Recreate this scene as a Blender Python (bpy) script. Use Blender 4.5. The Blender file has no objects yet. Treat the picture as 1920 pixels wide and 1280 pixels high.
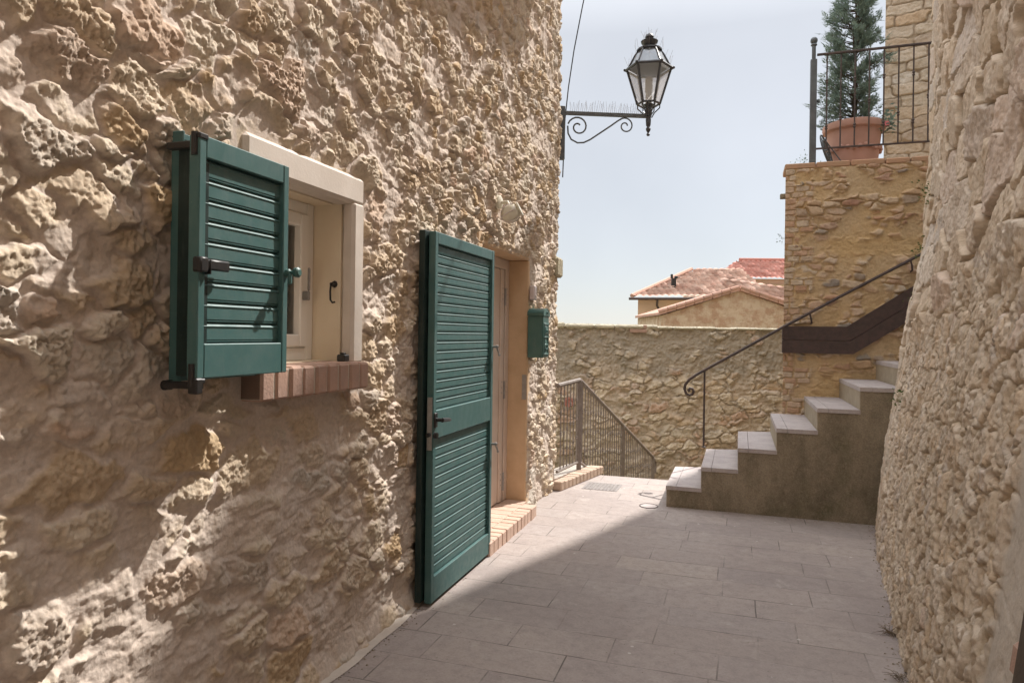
import bpy, bmesh, math, random
import numpy as np
from mathutils import Vector
rad = math.radians
C = bpy.context.scene.collection
scene = bpy.context.scene
random.seed(7)

# ------------------------------------------------------------------ camera, sky, sun, exposure
cam = bpy.data.cameras.new("camera"); camo = bpy.data.objects.new("camera", cam); C.objects.link(camo)
camo.location = (0, 0, 1.43)
camo.rotation_mode = 'QUATERNION'
from mathutils import Quaternion
camo.rotation_quaternion = Quaternion((1, 0, 0), rad(90)) @ Quaternion((0, 0, 1), rad(0.8))
cam.sensor_width = 36; cam.lens = 24.0
cam.shift_y = -15 / 1920
cam.clip_start = 0.05; cam.clip_end = 9000
scene.camera = camo

SUN_AZ, SUN_EL = rad(46), rad(52)
world = bpy.data.worlds.new("World"); scene.world = world; world.use_nodes = True
wn = world.node_tree.nodes; wl = world.node_tree.links; wn.clear()
sky = wn.new("ShaderNodeTexSky"); sky.sky_type = 'NISHITA'; sky.sun_disc = False
sky.sun_elevation = SUN_EL; sky.sun_rotation = SUN_AZ
sky.altitude = 300; sky.air_density = 1.0; sky.dust_density = 0.3; sky.ozone_density = 1.5
bg = wn.new("ShaderNodeBackground"); bg.inputs['Strength'].default_value = 0.12
hz = wn.new("ShaderNodeMix"); hz.data_type = 'RGBA'; hz.inputs[0].default_value = .95     # thin bright haze, stronger overhead as in a milky summer sky
wtc = wn.new("ShaderNodeTexCoord"); wse = wn.new("ShaderNodeSeparateXYZ"); wl.new(wtc.outputs['Generated'], wse.inputs[0])
wmr = wn.new("ShaderNodeMapRange"); wl.new(wse.outputs['Z'], wmr.inputs[0])
for k_, v_ in enumerate((.40, 1., 1.26, 5.8)): wmr.inputs[k_+1].default_value = v_
wmu = wn.new("ShaderNodeVectorMath"); wmu.operation = 'SCALE'; wmu.inputs[0].default_value = (.93, .935, .945)
wcl = wn.new("ShaderNodeTexNoise"); wcl.inputs['Scale'].default_value = 2.2; wcl.inputs['Detail'].default_value = 5; wl.new(wtc.outputs['Generated'], wcl.inputs['Vector'])
wcm = wn.new("ShaderNodeMapRange"); wl.new(wcl.outputs['Fac'], wcm.inputs[0])
for k_, v_ in enumerate((.35, .65, .93, 1.07)): wcm.inputs[k_+1].default_value = v_
wcx = wn.new("ShaderNodeMath"); wcx.operation = 'MULTIPLY'; wl.new(wmr.outputs[0], wcx.inputs[0]); wl.new(wcm.outputs[0], wcx.inputs[1])
wl.new(wcx.outputs[0], wmu.inputs['Scale'])
wl.new(sky.outputs[0], hz.inputs[6]); wl.new(wmu.outputs[0], hz.inputs[7]); wl.new(hz.outputs[2], bg.inputs[0])
wo = wn.new("ShaderNodeOutputWorld"); wl.new(bg.outputs[0], wo.inputs[0])
sl = bpy.data.lights.new("sun", 'SUN'); so = bpy.data.objects.new("sun", sl); C.objects.link(so)
sl.energy = 1.45; sl.angle = rad(0.53); sl.color = (1.0, 0.95, 0.89)
so.location = (30, 40, 45)
so.rotation_mode = 'QUATERNION'
so.rotation_quaternion = Vector((-math.sin(SUN_AZ)*math.cos(SUN_EL), -math.cos(SUN_AZ)*math.cos(SUN_EL), -math.sin(SUN_EL))).to_track_quat('-Z', 'Y')
scene.view_settings.view_transform = 'Standard'; scene.view_settings.look = 'None'
scene.view_settings.exposure = 2.27; scene.view_settings.gamma = 1.0
scene.render.engine = 'CYCLES'
scene.cycles.max_bounces = 8; scene.cycles.diffuse_bounces = 5

# ------------------------------------------------------------------ frames
A = rad(18.4)
DX, DY = math.sin(A), math.cos(A)          # along the alley, away from the viewer
NX, NY = math.cos(A), -math.sin(A)         # out of the left house, across the alley
def P(s, n, z): return (s*DX + n*NX, s*DY + n*NY, z)
def W(x, y, z): return (x, y, z)

# ------------------------------------------------------------------ mesh collector
class MB:
    def __init__(self): self.v = []; self.f = []
    def add(self, vs, fs):
        k = len(self.v); self.v += [tuple(v) for v in vs]; self.f += [tuple(i + k for i in f) for f in fs]
    def box(self, a0, a1, b0, b1, c0, c1, bev=0.0, fr=P):
        bev = min(bev, (a1-a0)*.45, (b1-b0)*.45, (c1-c0)*.45)
        if bev <= 0:
            vs = [fr(a, b, c) for a in (a0, a1) for b in (b0, b1) for c in (c0, c1)]
            self.add(vs, [(0,1,3,2),(4,6,7,5),(0,4,5,1),(2,3,7,6),(0,2,6,4),(1,5,7,3)]); return
        vs = []; idx = {}
        L = (a0, b0, c0); H = (a1, b1, c1)
        for i in range(8):
            sg = [(i >> k) & 1 for k in range(3)]
            for ax in range(3):
                p = [ (H[k] if sg[k] else L[k]) if k == ax else ((H[k]-bev) if sg[k] else (L[k]+bev)) for k in range(3)]
                idx[(i, ax)] = len(vs); vs.append(fr(*p))
        fs = []
        for ax in range(3):
            o = [k for k in range(3) if k != ax]
            for sd in (0, 1):
                q = []
                for (x, y) in ((0,0),(1,0),(1,1),(0,1)):
                    i = (sd << ax) | (x << o[0]) | (y << o[1]); q.append(idx[(i, ax)])
                fs.append(q)
        for ax in range(3):
            o = [k for k in range(3) if k != ax]
            for (x, y) in ((0,0),(1,0),(1,1),(0,1)):
                i = (x << o[0]) | (y << o[1]); j = i | (1 << ax)
                fs.append((idx[(i,o[0])], idx[(j,o[0])], idx[(j,o[1])], idx[(i,o[1])]))
        for i in range(8): fs.append((idx[(i,0)], idx[(i,1)], idx[(i,2)]))
        self.add(vs, fs)
    def prism(self, poly, d0, d1, fr):                # poly: [(a,b)], fr(a,b,d)
        n = len(poly)
        vs = [fr(a, b, d0) for a, b in poly] + [fr(a, b, d1) for a, b in poly]
        self.add(vs, [tuple(range(n)), tuple(range(2*n-1, n-1, -1))] + [(i, (i+1) % n, n + (i+1) % n, n + i) for i in range(n)])
    def tube(self, pts, r, seg=8, cap=True):
        pts = [Vector(p) for p in pts]; n = len(pts)
        rs = r if isinstance(r, (list, tuple)) else [r]*n
        t0 = (pts[1]-pts[0]).normalized()
        up = Vector((0,0,1)) if abs(t0.z) < .9 else Vector((1,0,0))
        x = t0.cross(up).normalized()
        vs = []
        for i in range(n):
            t = (pts[min(i+1, n-1)] - pts[max(i-1, 0)]).normalized()
            x = (x - t*x.dot(t)).normalized(); y = t.cross(x)
            for k in range(seg):
                a = 2*math.pi*k/seg; vs.append(pts[i] + (x*math.cos(a) + y*math.sin(a))*rs[i])
        fs = [(i*seg+k, i*seg+(k+1) % seg, (i+1)*seg+(k+1) % seg, (i+1)*seg+k) for i in range(n-1) for k in range(seg)]
        if cap: fs += [tuple(range(seg-1, -1, -1)), tuple(range((n-1)*seg, n*seg))]
        self.add(vs, fs)
    def lathe(self, prof, c, seg=16, phase=0.0, axis=None):
        c = Vector(c)
        if axis is None: ex, ey, ez = Vector((1,0,0)), Vector((0,1,0)), Vector((0,0,1))
        else:
            ez = Vector(axis).normalized(); h = Vector((0,0,1)) if abs(ez.z) < .9 else Vector((1,0,0))
            ex = ez.cross(h).normalized(); ey = ez.cross(ex)
        vs = []
        for r, z in prof:
            for k in range(seg):
                a = 2*math.pi*k/seg + phase; vs.append(c + ex*r*math.cos(a) + ey*r*math.sin(a) + ez*z)
        n = len(prof)
        fs = [(i*seg+k, i*seg+(k+1) % seg, (i+1)*seg+(k+1) % seg, (i+1)*seg+k) for i in range(n-1) for k in range(seg)]
        fs += [tuple(range(seg-1, -1, -1)), tuple(range((n-1)*seg, n*seg))]
        self.add(vs, fs)
    def ball(self, c, r, seg=10):
        self.lathe([(max(r*math.sin(math.pi*i/seg), r*.02), -r*math.cos(math.pi*i/seg)) for i in range(seg+1)], c, seg)

BASE = {}
def root(name, label, cat, loc, group=None):
    o = bpy.data.objects.new(name, None); C.objects.link(o); o.location = loc; o.empty_display_size = .1
    o['label'] = label; o['category'] = cat
    if group: o['group'] = group
    BASE[o] = Vector(loc); return o
def link(name, me, m, parent=None, loc=None):
    o = bpy.data.objects.new(name, me); C.objects.link(o); me.materials.append(m)
    if parent is not None: o.parent = parent; BASE[o] = BASE[parent]
    else: o.location = loc or (0,0,0); BASE[o] = Vector(loc or (0,0,0))
    return o
def obj(name, mb, m, parent=None, loc=None, smooth=False):
    b = BASE[parent] if parent is not None else Vector(loc or (0,0,0))
    me = bpy.data.meshes.new(name)
    me.from_pydata([tuple(Vector(v)-b) for v in mb.v], [], mb.f)
    bm = bmesh.new(); bm.from_mesh(me); bmesh.ops.recalc_face_normals(bm, faces=bm.faces); bm.to_mesh(me); bm.free()
    if smooth:
        me.polygons.foreach_set('use_smooth', [True]*len(me.polygons))
        me.set_sharp_from_angle(angle=rad(40))
    return link(name, me, m, parent, loc)
def thing(o, label, cat, group=None):
    o['label'] = label; o['category'] = cat
    if group: o['group'] = group
    return o
def structure(o): o['kind'] = 'structure'; return o

# ------------------------------------------------------------------ numpy noise and masonry
def hsh(ix, iy, seed):
    h = (ix.astype(np.int64)*374761393 + iy.astype(np.int64)*668265263 + seed*974711) & 0xffffffff
    h = ((h ^ (h >> 13))*1274126177) & 0xffffffff
    h = ((h ^ (h >> 16))*2246822519) & 0xffffffff
    return ((h ^ (h >> 15)) & 0xffffff).astype(np.float32)/np.float32(0xffffff)
def vnoise(x, y, seed):
    ix = np.floor(x); iy = np.floor(y); fx = (x-ix).astype(np.float32); fy = (y-iy).astype(np.float32)
    def g(a, b):
        t = hsh(ix+a, iy+b, seed)*np.float32(2*np.pi)
        return np.cos(t)*(fx-a) + np.sin(t)*(fy-b)
    u = fx*fx*fx*(fx*(fx*6-15)+10); v = fy*fy*fy*(fy*(fy*6-15)+10)
    return ((g(0,0)*(1-u)+g(1,0)*u)*(1-v) + (g(0,1)*(1-u)+g(1,1)*u)*v)*1.5
def fbm(x, y, seed, oct=4, gain=.5):
    r = 0; a = 1.0
    for i in range(oct): r = r + a*vnoise(x, y, seed+i*17); x = x*2.03+3.1; y = y*2.03+1.7; a *= gain
    return r
def sst(a, b, x):
    t = np.clip((x-a)/(b-a), 0, 1); return t*t*(3-2*t)
def cells(U, V, cw, ch, seed, jit=.75, pw=2.6, big=.25):
    u = U/cw; v = V/ch; row = np.floor(v)
    F1 = np.full(U.shape, 9., np.float32); F2 = F1.copy(); idh = np.zeros(U.shape, np.float32); id2 = idh.copy()
    dxs = idh.copy(); dys = idh.copy()
    for dr in (-1, 0, 1):
        r = row+dr; off = hsh(r, r*0+5, seed+3)
        col = np.floor(u-off)
        for dc in (-1, 0, 1):
            c = col+dc
            cx = c+.5+off+jit*(hsh(c, r, seed)-.5); cy = r+.5+jit*.8*(hsh(c, r, seed+1)-.5)
            ax = (u-cx).astype(np.float32); ay = (v-cy).astype(np.float32)
            d = (np.abs(ax)**pw+np.abs(ay)**pw)**(1/pw) - big*(hsh(c, r, seed+2)-.5)
            better = d < F1
            F2 = np.where(better, F1, np.minimum(F2, d))
            F1 = np.where(better, d, F1)
            idh = np.where(better, hsh(c, r, seed+7), idh); id2 = np.where(better, hsh(c, r, seed+9), id2)
            dxs = np.where(better, ax, dxs); dys = np.where(better, ay, dys)
    return F1, F2, idh, id2, dxs, dys
def steps(*seg):
    out = [seg[0]]
    for end, st in seg[1:]:
        n = max(1, int(round((end-out[-1])/st))); out += list(np.linspace(out[-1], end, n+1)[1:])
    return np.array(out, np.float64)
def grid(name, X, Y, Z, m, parent=None, loc=None, attrs=None, keep=None):
    r, c = X.shape
    b = BASE[parent] if parent is not None else Vector(loc or (0,0,0))
    co = np.stack([X-b[0], Y-b[1], Z-b[2]], -1).reshape(-1, 3).astype(np.float32)
    i = np.arange(r*c).reshape(r, c)
    q = np.stack([i[:-1,:-1], i[:-1,1:], i[1:,1:], i[1:,:-1]], -1).reshape(-1, 4)
    at = {k: np.asarray(v, np.float32).reshape(-1) for k, v in (attrs or {}).items()}
    if keep is not None:
        q = q[keep.reshape(-1)]
        used = np.zeros(r*c, bool); used[q.reshape(-1)] = True
        mp = np.cumsum(used)-1; q = mp[q]; co = co[used]; at = {k: v[used] for k, v in at.items()}
    me = bpy.data.meshes.new(name)
    me.vertices.add(len(co)); me.vertices.foreach_set('co', co.reshape(-1))
    me.loops.add(q.size); me.loops.foreach_set('vertex_index', q.reshape(-1).astype(np.int32))
    me.polygons.add(len(q)); me.polygons.foreach_set('loop_start', np.arange(0, q.size, 4, dtype=np.int32))
    me.polygons.foreach_set('use_smooth', np.ones(len(q), bool))
    for k, v in at.items():
        a = me.attributes.new(k, 'FLOAT', 'POINT'); a.data.foreach_set('value', v)
    me.update(calc_edges=True); me.validate()
    return link(name, me, m, parent, loc)

# ------------------------------------------------------------------ materials
class NT:
    def __init__(self, name):
        self.m = bpy.data.materials.new(name); self.m.use_nodes = True
        self.t = self.m.node_tree; self.t.nodes.clear()
        self.out = self.t.nodes.new('ShaderNodeOutputMaterial')
        self.b = self.t.nodes.new('ShaderNodeBsdfPrincipled'); self.l(self.b.outputs[0], self.out.inputs[0])
        self.tc = self.t.nodes.new('ShaderNodeTexCoord')
    def l(self, a, b): self.t.links.new(a, b)
    def n(self, typ, **kw):
        o = self.t.nodes.new(typ)
        for k, v in kw.items(): setattr(o, k, v)
        return o
    def set(self, sock, v):
        if hasattr(v, 'node'): self.l(v, sock)
        else: sock.default_value = v
    def noise(self, scale, detail=5, rough=.6, vec=None, dist=0):
        o = self.n('ShaderNodeTexNoise'); o.inputs['Scale'].default_value = scale; o.inputs['Detail'].default_value = detail
        o.inputs['Roughness'].default_value = rough; o.inputs['Distortion'].default_value = dist
        self.l(vec or self.tc.outputs['Object'], o.inputs['Vector']); return o.outputs['Fac']
    def ramp(self, fac, stops, interp='LINEAR'):
        o = self.n('ShaderNodeValToRGB'); r = o.color_ramp; r.interpolation = interp
        while len(r.elements) < len(stops): r.elements.new(.5)
        for e, (p, c) in zip(r.elements, stops):
            e.position = p; e.color = (*c, 1) if isinstance(c, (tuple, list)) else (c, c, c, 1)
        self.l(fac, o.inputs[0]); return o.outputs[0]
    def mix(self, fac, a, b, mode='MIX'):
        o = self.n('ShaderNodeMix', data_type='RGBA', blend_type=mode)
        self.set(o.inputs[0], fac)
        for s, v in ((o.inputs[6], a), (o.inputs[7], b)):
            if isinstance(v, tuple): v = (*v, 1) if len(v) == 3 else v
            self.set(s, v)
        return o.outputs[2]
    def math(self, op, a, b=0.0):
        o = self.n('ShaderNodeMath', operation=op); self.set(o.inputs[0], a); self.set(o.inputs[1], b); return o.outputs[0]
    def attr(self, name): return self.n('ShaderNodeAttribute', attribute_name=name).outputs['Fac']
    def bump(self, h, strength, dist, nrm=None):
        o = self.n('ShaderNodeBump'); o.inputs['Strength'].default_value = strength; o.inputs['Distance'].default_value = dist
        self.l(h, o.inputs['Height'])
        if nrm: self.l(nrm, o.inputs['Normal'])
        return o.outputs[0]
    def done(self, col=None, rough=.85, nrm=None, metal=0, spec=.3):
        if col is not None: self.set(self.b.inputs['Base Color'], (*col, 1) if isinstance(col, tuple) else col)
        self.set(self.b.inputs['Roughness'], rough); self.b.inputs['Metallic'].default_value = metal
        self.b.inputs['Specular IOR Level'].default_value = spec
        if nrm: self.l(nrm, self.b.inputs['Normal'])
        return self.m
def plain(name, c1, c2=None, scale=6, rough=.8, bump=.3, bscale=60, bdist=.004, metal=0, spec=.3, lo=.35, hi=.65):
    t = NT(name); c2 = c2 or tuple(x*.75 for x in c1)
    f = t.ramp(t.noise(scale, 6, .65), [(lo, 0.), (hi, 1.)])
    col = t.mix(f, c1, c2)
    return t.done(col, rough, t.bump(t.noise(bscale, 4), bump, bdist), metal, spec)
def masonry(name, mortar, mortar2, ramp, tint=(.3,.3,.3), bscale=90, bdist=.006, grain=.2):
    t = NT(name)
    big = t.ramp(t.noise(1.7, 4), [(.36, 0.), (.64, 1.)]); mid = t.noise(14, 6, .7); fine = t.noise(70, 5, .7)
    mo = t.mix(big, mortar, mortar2)
    st = t.ramp(t.attr('rnd'), ramp)
    st = t.mix(t.math('MULTIPLY', t.ramp(t.noise(33, 6, .75), [(.55, 0.), (.7, 1.)]), .35), st, (.22,.15,.08))
    st = t.mix(t.math('MULTIPLY', t.ramp(mid, [(.42, 0.), (.62, 1.)]), .4), st, t.mix(.45, st, (.44, .30, .17)))
    col = t.mix(t.attr('stone'), mo, st)
    col = t.mix(t.attr('tint'), col, tint)
    v = t.ramp(fine, [(.3, 1.-grain), (.62, 1.)])
    col = t.mix(1.0, col, v, 'MULTIPLY')
    v2 = t.ramp(t.noise(5, 5, .6), [(.3, .9), (.6, 1.)])
    col = t.mix(1.0, col, v2, 'MULTIPLY')
    nr = t.bump(t.noise(bscale, 6, .75), .7, bdist)
    return t.done(col, .92, nr, 0, .15)

M_LEFT = masonry('rubble_left', (.69,.59,.51), (.64,.545,.47),
    [(0,(.69,.60,.48)),(.25,(.63,.50,.36)),(.45,(.71,.63,.52)),(.62,(.57,.42,.26)),(.75,(.66,.56,.45)),(.88,(.56,.51,.45)),(1,(.65,.48,.36))], tint=(.68,.62,.54))
M_RIGHT = masonry('rubble_right', (.50,.39,.27), (.54,.44,.33),
    [(0,(.72,.61,.50)),(.3,(.68,.56,.43)),(.5,(.76,.67,.57)),(.7,(.70,.55,.40)),(.85,(.67,.60,.53)),(1,(.74,.60,.50))], tint=(.60,.53,.45), grain=.14)
M_TERR = masonry('rubble_terrace', (.58,.42,.235), (.55,.42,.27),
    [(0,(.52,.36,.23)),(.25,(.62,.50,.37)),(.42,(.50,.29,.19)),(.6,(.62,.53,.42)),(.74,(.36,.18,.12)),(.86,(.30,.28,.25)),(1,(.58,.40,.26))], tint=(.58,.41,.21), grain=.16)
M_BACK = masonry('rubble_back', (.55,.45,.345), (.59,.49,.385),
    [(0,(.70,.58,.44)),(.4,(.76,.66,.52)),(.7,(.66,.52,.37)),(.9,(.62,.43,.33)),(1,(.74,.66,.56))], tint=(.39,.34,.275))
M_TOWER = masonry('ashlar_tower', (.36,.28,.20), (.42,.34,.25),
    [(0,(.52,.43,.33)),(.3,(.60,.51,.41)),(.55,(.47,.38,.30)),(.75,(.56,.42,.29)),(1,(.64,.57,.49))], tint=(.5,.45,.38))
M_CREAM = plain('cream_plaster', (.74,.645,.50), (.70,.60,.46), 5, .85, .25, 120, .003)
M_STUCCO = plain('pale_stucco', (.66,.595,.53), (.59,.525,.46), 6, .9, .35, 90, .003)
M_OCHRE = plain('ochre_plaster', (.62,.455,.30), (.54,.385,.245), 6, .88, .35, 90, .003)
M_BRICK = plain('sill_brick', (.45,.29,.22), (.37,.25,.20), 9, .88, .6, 80, .005)
M_STEPBRICK = plain('step_brick', (.56,.41,.33), (.47,.33,.26), 7, .88, .5, 80, .004)
M_MORT = plain('brick_mortar', (.50,.43,.35), (.42,.36,.30), 12, .95, .5, 90, .004)
def paint(name, c, c2, rough=.42):
    t = NT(name)
    mp = t.n('ShaderNodeMapping'); mp.inputs['Scale'].default_value = (1, 1, .22); t.l(t.tc.outputs['Object'], mp.inputs['Vector'])
    f = t.ramp(t.noise(7, 7, .72), [(.40, 0.), (.70, 1.)])
    col = t.mix(t.math('MULTIPLY', f, .75), c, c2)
    run = t.ramp(t.noise(30, 5, .7, mp.outputs[0]), [(.52, 0.), (.75, .35)])
    col = t.mix(run, col, tuple(x*.6+.07 for x in c2))
    sc = t.ramp(t.noise(44, 8, .8, dist=1.2), [(.66, 0.), (.70, 1.)])
    col = t.mix(t.math('MULTIPLY', sc, .4), col, (.40,.46,.42))
    ch = t.ramp(t.noise(90, 6, .8), [(.72, 0.), (.74, 1.)])
    col = t.mix(t.math('MULTIPLY', ch, .5), col, (.03,.04,.035))
    r = t.ramp(t.noise(20, 4), [(.3, rough-.04), (.7, rough+.2)])
    return t.done(col, r, t.bump(t.noise(160, 3), .12, .001), 0, .45)
M_GREEN = paint('green_paint', (.046,.118,.114), (.085,.150,.143))
M_GREEN_SHADE = paint('green_paint_shaded', (.008,.022,.02), (.01,.028,.025))  # same green darkened: shade behind the front leaves put into the colour
M_MAIL = paint('mailbox_green', (.048,.125,.112), (.08,.155,.14), .38)
M_BLACK = plain('black_iron', (.012,.012,.013), (.02,.018,.017), 20, .45, .2, 120, .001, 0, .5)
M_IRON = plain('grey_iron', (.10,.115,.125), (.07,.075,.08), 14, .5, .3, 150, .001, 0, .5)
M_LANT = plain('lantern_iron', (.055,.06,.07), (.035,.035,.04), 14, .45, .2, 150, .001, 0, .5)
M_RAILB = plain('brown_iron', (.235,.20,.18), (.17,.14,.12), 18, .6, .3, 150, .001, 0, .4)
M_RUST = plain('dark_brown_iron', (.05,.04,.04), (.085,.055,.045), 22, .6, .3, 150, .001, 0, .4)
M_PVC = plain('white_frame', (.86,.83,.78), (.82,.79,.74), 5, .45, .05, 100, .001, 0, .5)
M_DOORW = plain('pale_door', (.62,.52,.45), (.57,.47,.40), 5, .5, .05, 100, .001, 0, .5)
M_BAND = plain('brown_band', (.085,.054,.047), (.05,.034,.03), 22, .55, .2, 60, .002, 0, .4)
M_TERRA = plain('terracotta', (.52,.31,.255), (.46,.275,.22), 6, .85, .3, 60, .003)
M_SOIL = plain('soil', (.06,.045,.03), (.03,.02,.015), 30, .95, .8, 60, .01)
M_BARK = plain('bark', (.12,.085,.06), (.07,.05,.035), 30, .9, .8, 60, .01)
def concrete():
    t = NT('weathered_concrete')
    mp = t.n('ShaderNodeMapping'); mp.inputs['Scale'].default_value = (2.2, 2.2, 1.1); t.l(t.tc.outputs['Object'], mp.inputs['Vector'])
    st_ = t.ramp(t.noise(1.6, 6, .7, mp.outputs[0]), [(.36, 0.), (.66, 1.)])
    col = t.mix(st_, (.33,.275,.20), (.165,.135,.095))
    col = t.mix(t.ramp(t.noise(3.2, 7, .72), [(.52, 0.), (.68, .75)]), col, (.125,.115,.065))
    col = t.mix(t.ramp(t.noise(26, 7, .75), [(.48, 0.), (.7, .55)]), col, (.36,.30,.22))
    col = t.mix(1.0, col, t.ramp(t.noise(110, 4, .7), [(.3, .72), (.6, 1.08)]), 'MULTIPLY')
    return t.done(col, .93, t.bump(t.noise(40, 7, .75), .8, .008), 0, .2)
M_CONC = concrete()
def tread():
    t = NT('tread_stone')
    col = t.mix(t.ramp(t.noise(6, 7, .72), [(.38, 0.), (.66, 1.)]), (.45,.40,.385), (.36,.315,.31))
    col = t.mix(t.ramp(t.noise(22, 7, .78), [(.52, 0.), (.70, .7)]), col, (.30,.26,.23))
    col = t.mix(1.0, col, t.ramp(t.noise(120, 4, .7), [(.3, .85), (.6, 1.04)]), 'MULTIPLY')
    return t.done(col, .8, t.bump(t.noise(60, 6, .7), .45, .004), 0, .25)
M_SLAB = tread()
M_RISER = plain('riser_render', (.40,.34,.25), (.31,.26,.19), 7, .9, .4, 60, .004)
M_LAMPG = plain('lamp_glass_white', (.70,.66,.55), (.62,.58,.47), 4, .25, .05, 100, .001, 0, .5)
M_STEEL = plain('dull_steel', (.38,.37,.36), (.28,.27,.26), 20, .45, .1, 150, .001, .6, .5)
M_PLATE = plain('pale_plastic', (.62,.56,.55), (.57,.50,.50), 8, .5, .05, 150, .001, 0, .5)
M_WALLFAR = plain('far_plaster', (.62,.44,.30), (.55,.41,.30), 2.6, .9, .4, 12, .02)
M_WALLFAR2 = plain('far_stone', (.60,.47,.34), (.46,.30,.20), 5.5, .9, .9, 11, .05, lo=.42, hi=.6)
M_WALLFAR3 = plain('far_pink', (.62,.43,.35), (.57,.41,.33), 2.2, .9, .3, 12, .02)
M_EARTH = plain('earth', (.20,.19,.11), (.14,.14,.07), .05, .95, .3, 2, .1)
M_CEM = plain('cement', (.56,.50,.44), (.47,.42,.37), 8, .92, .5, 60, .004)
M_REDPL = plain('faded_red', (.45,.17,.13), (.40,.2,.16), 12, .7, .1, 60, .002)
M_DARK = plain('dark_room', (.03,.028,.025), (.02,.02,.02), 3, .8)
def glass_mat(name, tint, rough=.02, alpha=.25):
    t = NT(name)
    tr = t.n('ShaderNodeBsdfTransparent'); tr.inputs[0].default_value = (*tint, 1)
    gl = t.n('ShaderNodeBsdfGlossy'); gl.inputs['Roughness'].default_value = rough
    fr = t.n('ShaderNodeFresnel'); fr.inputs[0].default_value = 1.5
    mx = t.n('ShaderNodeMixShader'); t.l(t.math('ADD', fr.outputs[0], alpha*.2), mx.inputs[0]); t.l(tr.outputs[0], mx.inputs[1]); t.l(gl.outputs[0], mx.inputs[2])
    t.l(mx.outputs[0], t.out.inputs[0]); return t.m
M_GLASS = glass_mat('window_glass', (.75,.76,.74))
def milky():
    t = NT('lantern_glass'); tr = t.n('ShaderNodeBsdfTransparent'); tr.inputs[0].default_value = (.92,.9,.9,1)
    tl = t.n('ShaderNodeBsdfTranslucent'); tl.inputs[0].default_value = (.75,.73,.72,1)
    mx = t.n('ShaderNodeMixShader'); mx.inputs[0].default_value = .42; t.l(tr.outputs[0], mx.inputs[1]); t.l(tl.outputs[0], mx.inputs[2])
    t.l(mx.outputs[0], t.out.inputs[0]); return t.m
M_LGLASS = milky()
def tile_mat(name, ramp):
    t = NT(name); col = t.ramp(t.attr('rnd'), ramp)
    col = t.mix(t.ramp(t.noise(5, 6, .7), [(.45, 0.), (.68, .5)]), col, (.26,.20,.17))
    return t.done(col, .85, t.bump(t.noise(25, 4), .4, .01))
M_TILE = tile_mat('old_tiles', [(0,(.51,.30,.225)),(.4,(.61,.42,.33)),(.7,(.42,.23,.17)),(1,(.55,.36,.28))])
M_TILE2 = tile_mat('red_tiles', [(0,(.47,.19,.15)),(.5,(.55,.25,.20)),(1,(.42,.17,.13))])
def leaf_mat(name, a, b, c):
    t = NT(name)
    o = t.n('ShaderNodeObjectInfo')
    f = t.ramp(t.noise(11, 3, .6), [(.35, a), (.5, b), (.68, c)])
    t.b.inputs['Subsurface Weight'].default_value = 0
    tl = t.n('ShaderNodeBsdfTranslucent'); t.l(f, tl.inputs[0])
    mx = t.n('ShaderNodeMixShader'); mx.inputs[0].default_value = .45
    t.done(f, .6, None, 0, .3)
    t.l(t.b.outputs[0], mx.inputs[1]); t.l(tl.outputs[0], mx.inputs[2]); t.l(mx.outputs[0], t.out.inputs[0])
    return t.m
M_CYP = leaf_mat('conifer_leaf', (.13,.18,.15), (.20,.265,.215), (.27,.34,.27))
M_LEAF = leaf_mat('weed_leaf', (.06,.10,.03), (.09,.13,.04), (.12,.15,.05))
M_FLOW = plain('pink_petal', (.75,.22,.25), (.65,.16,.2), 30, .6)

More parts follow.
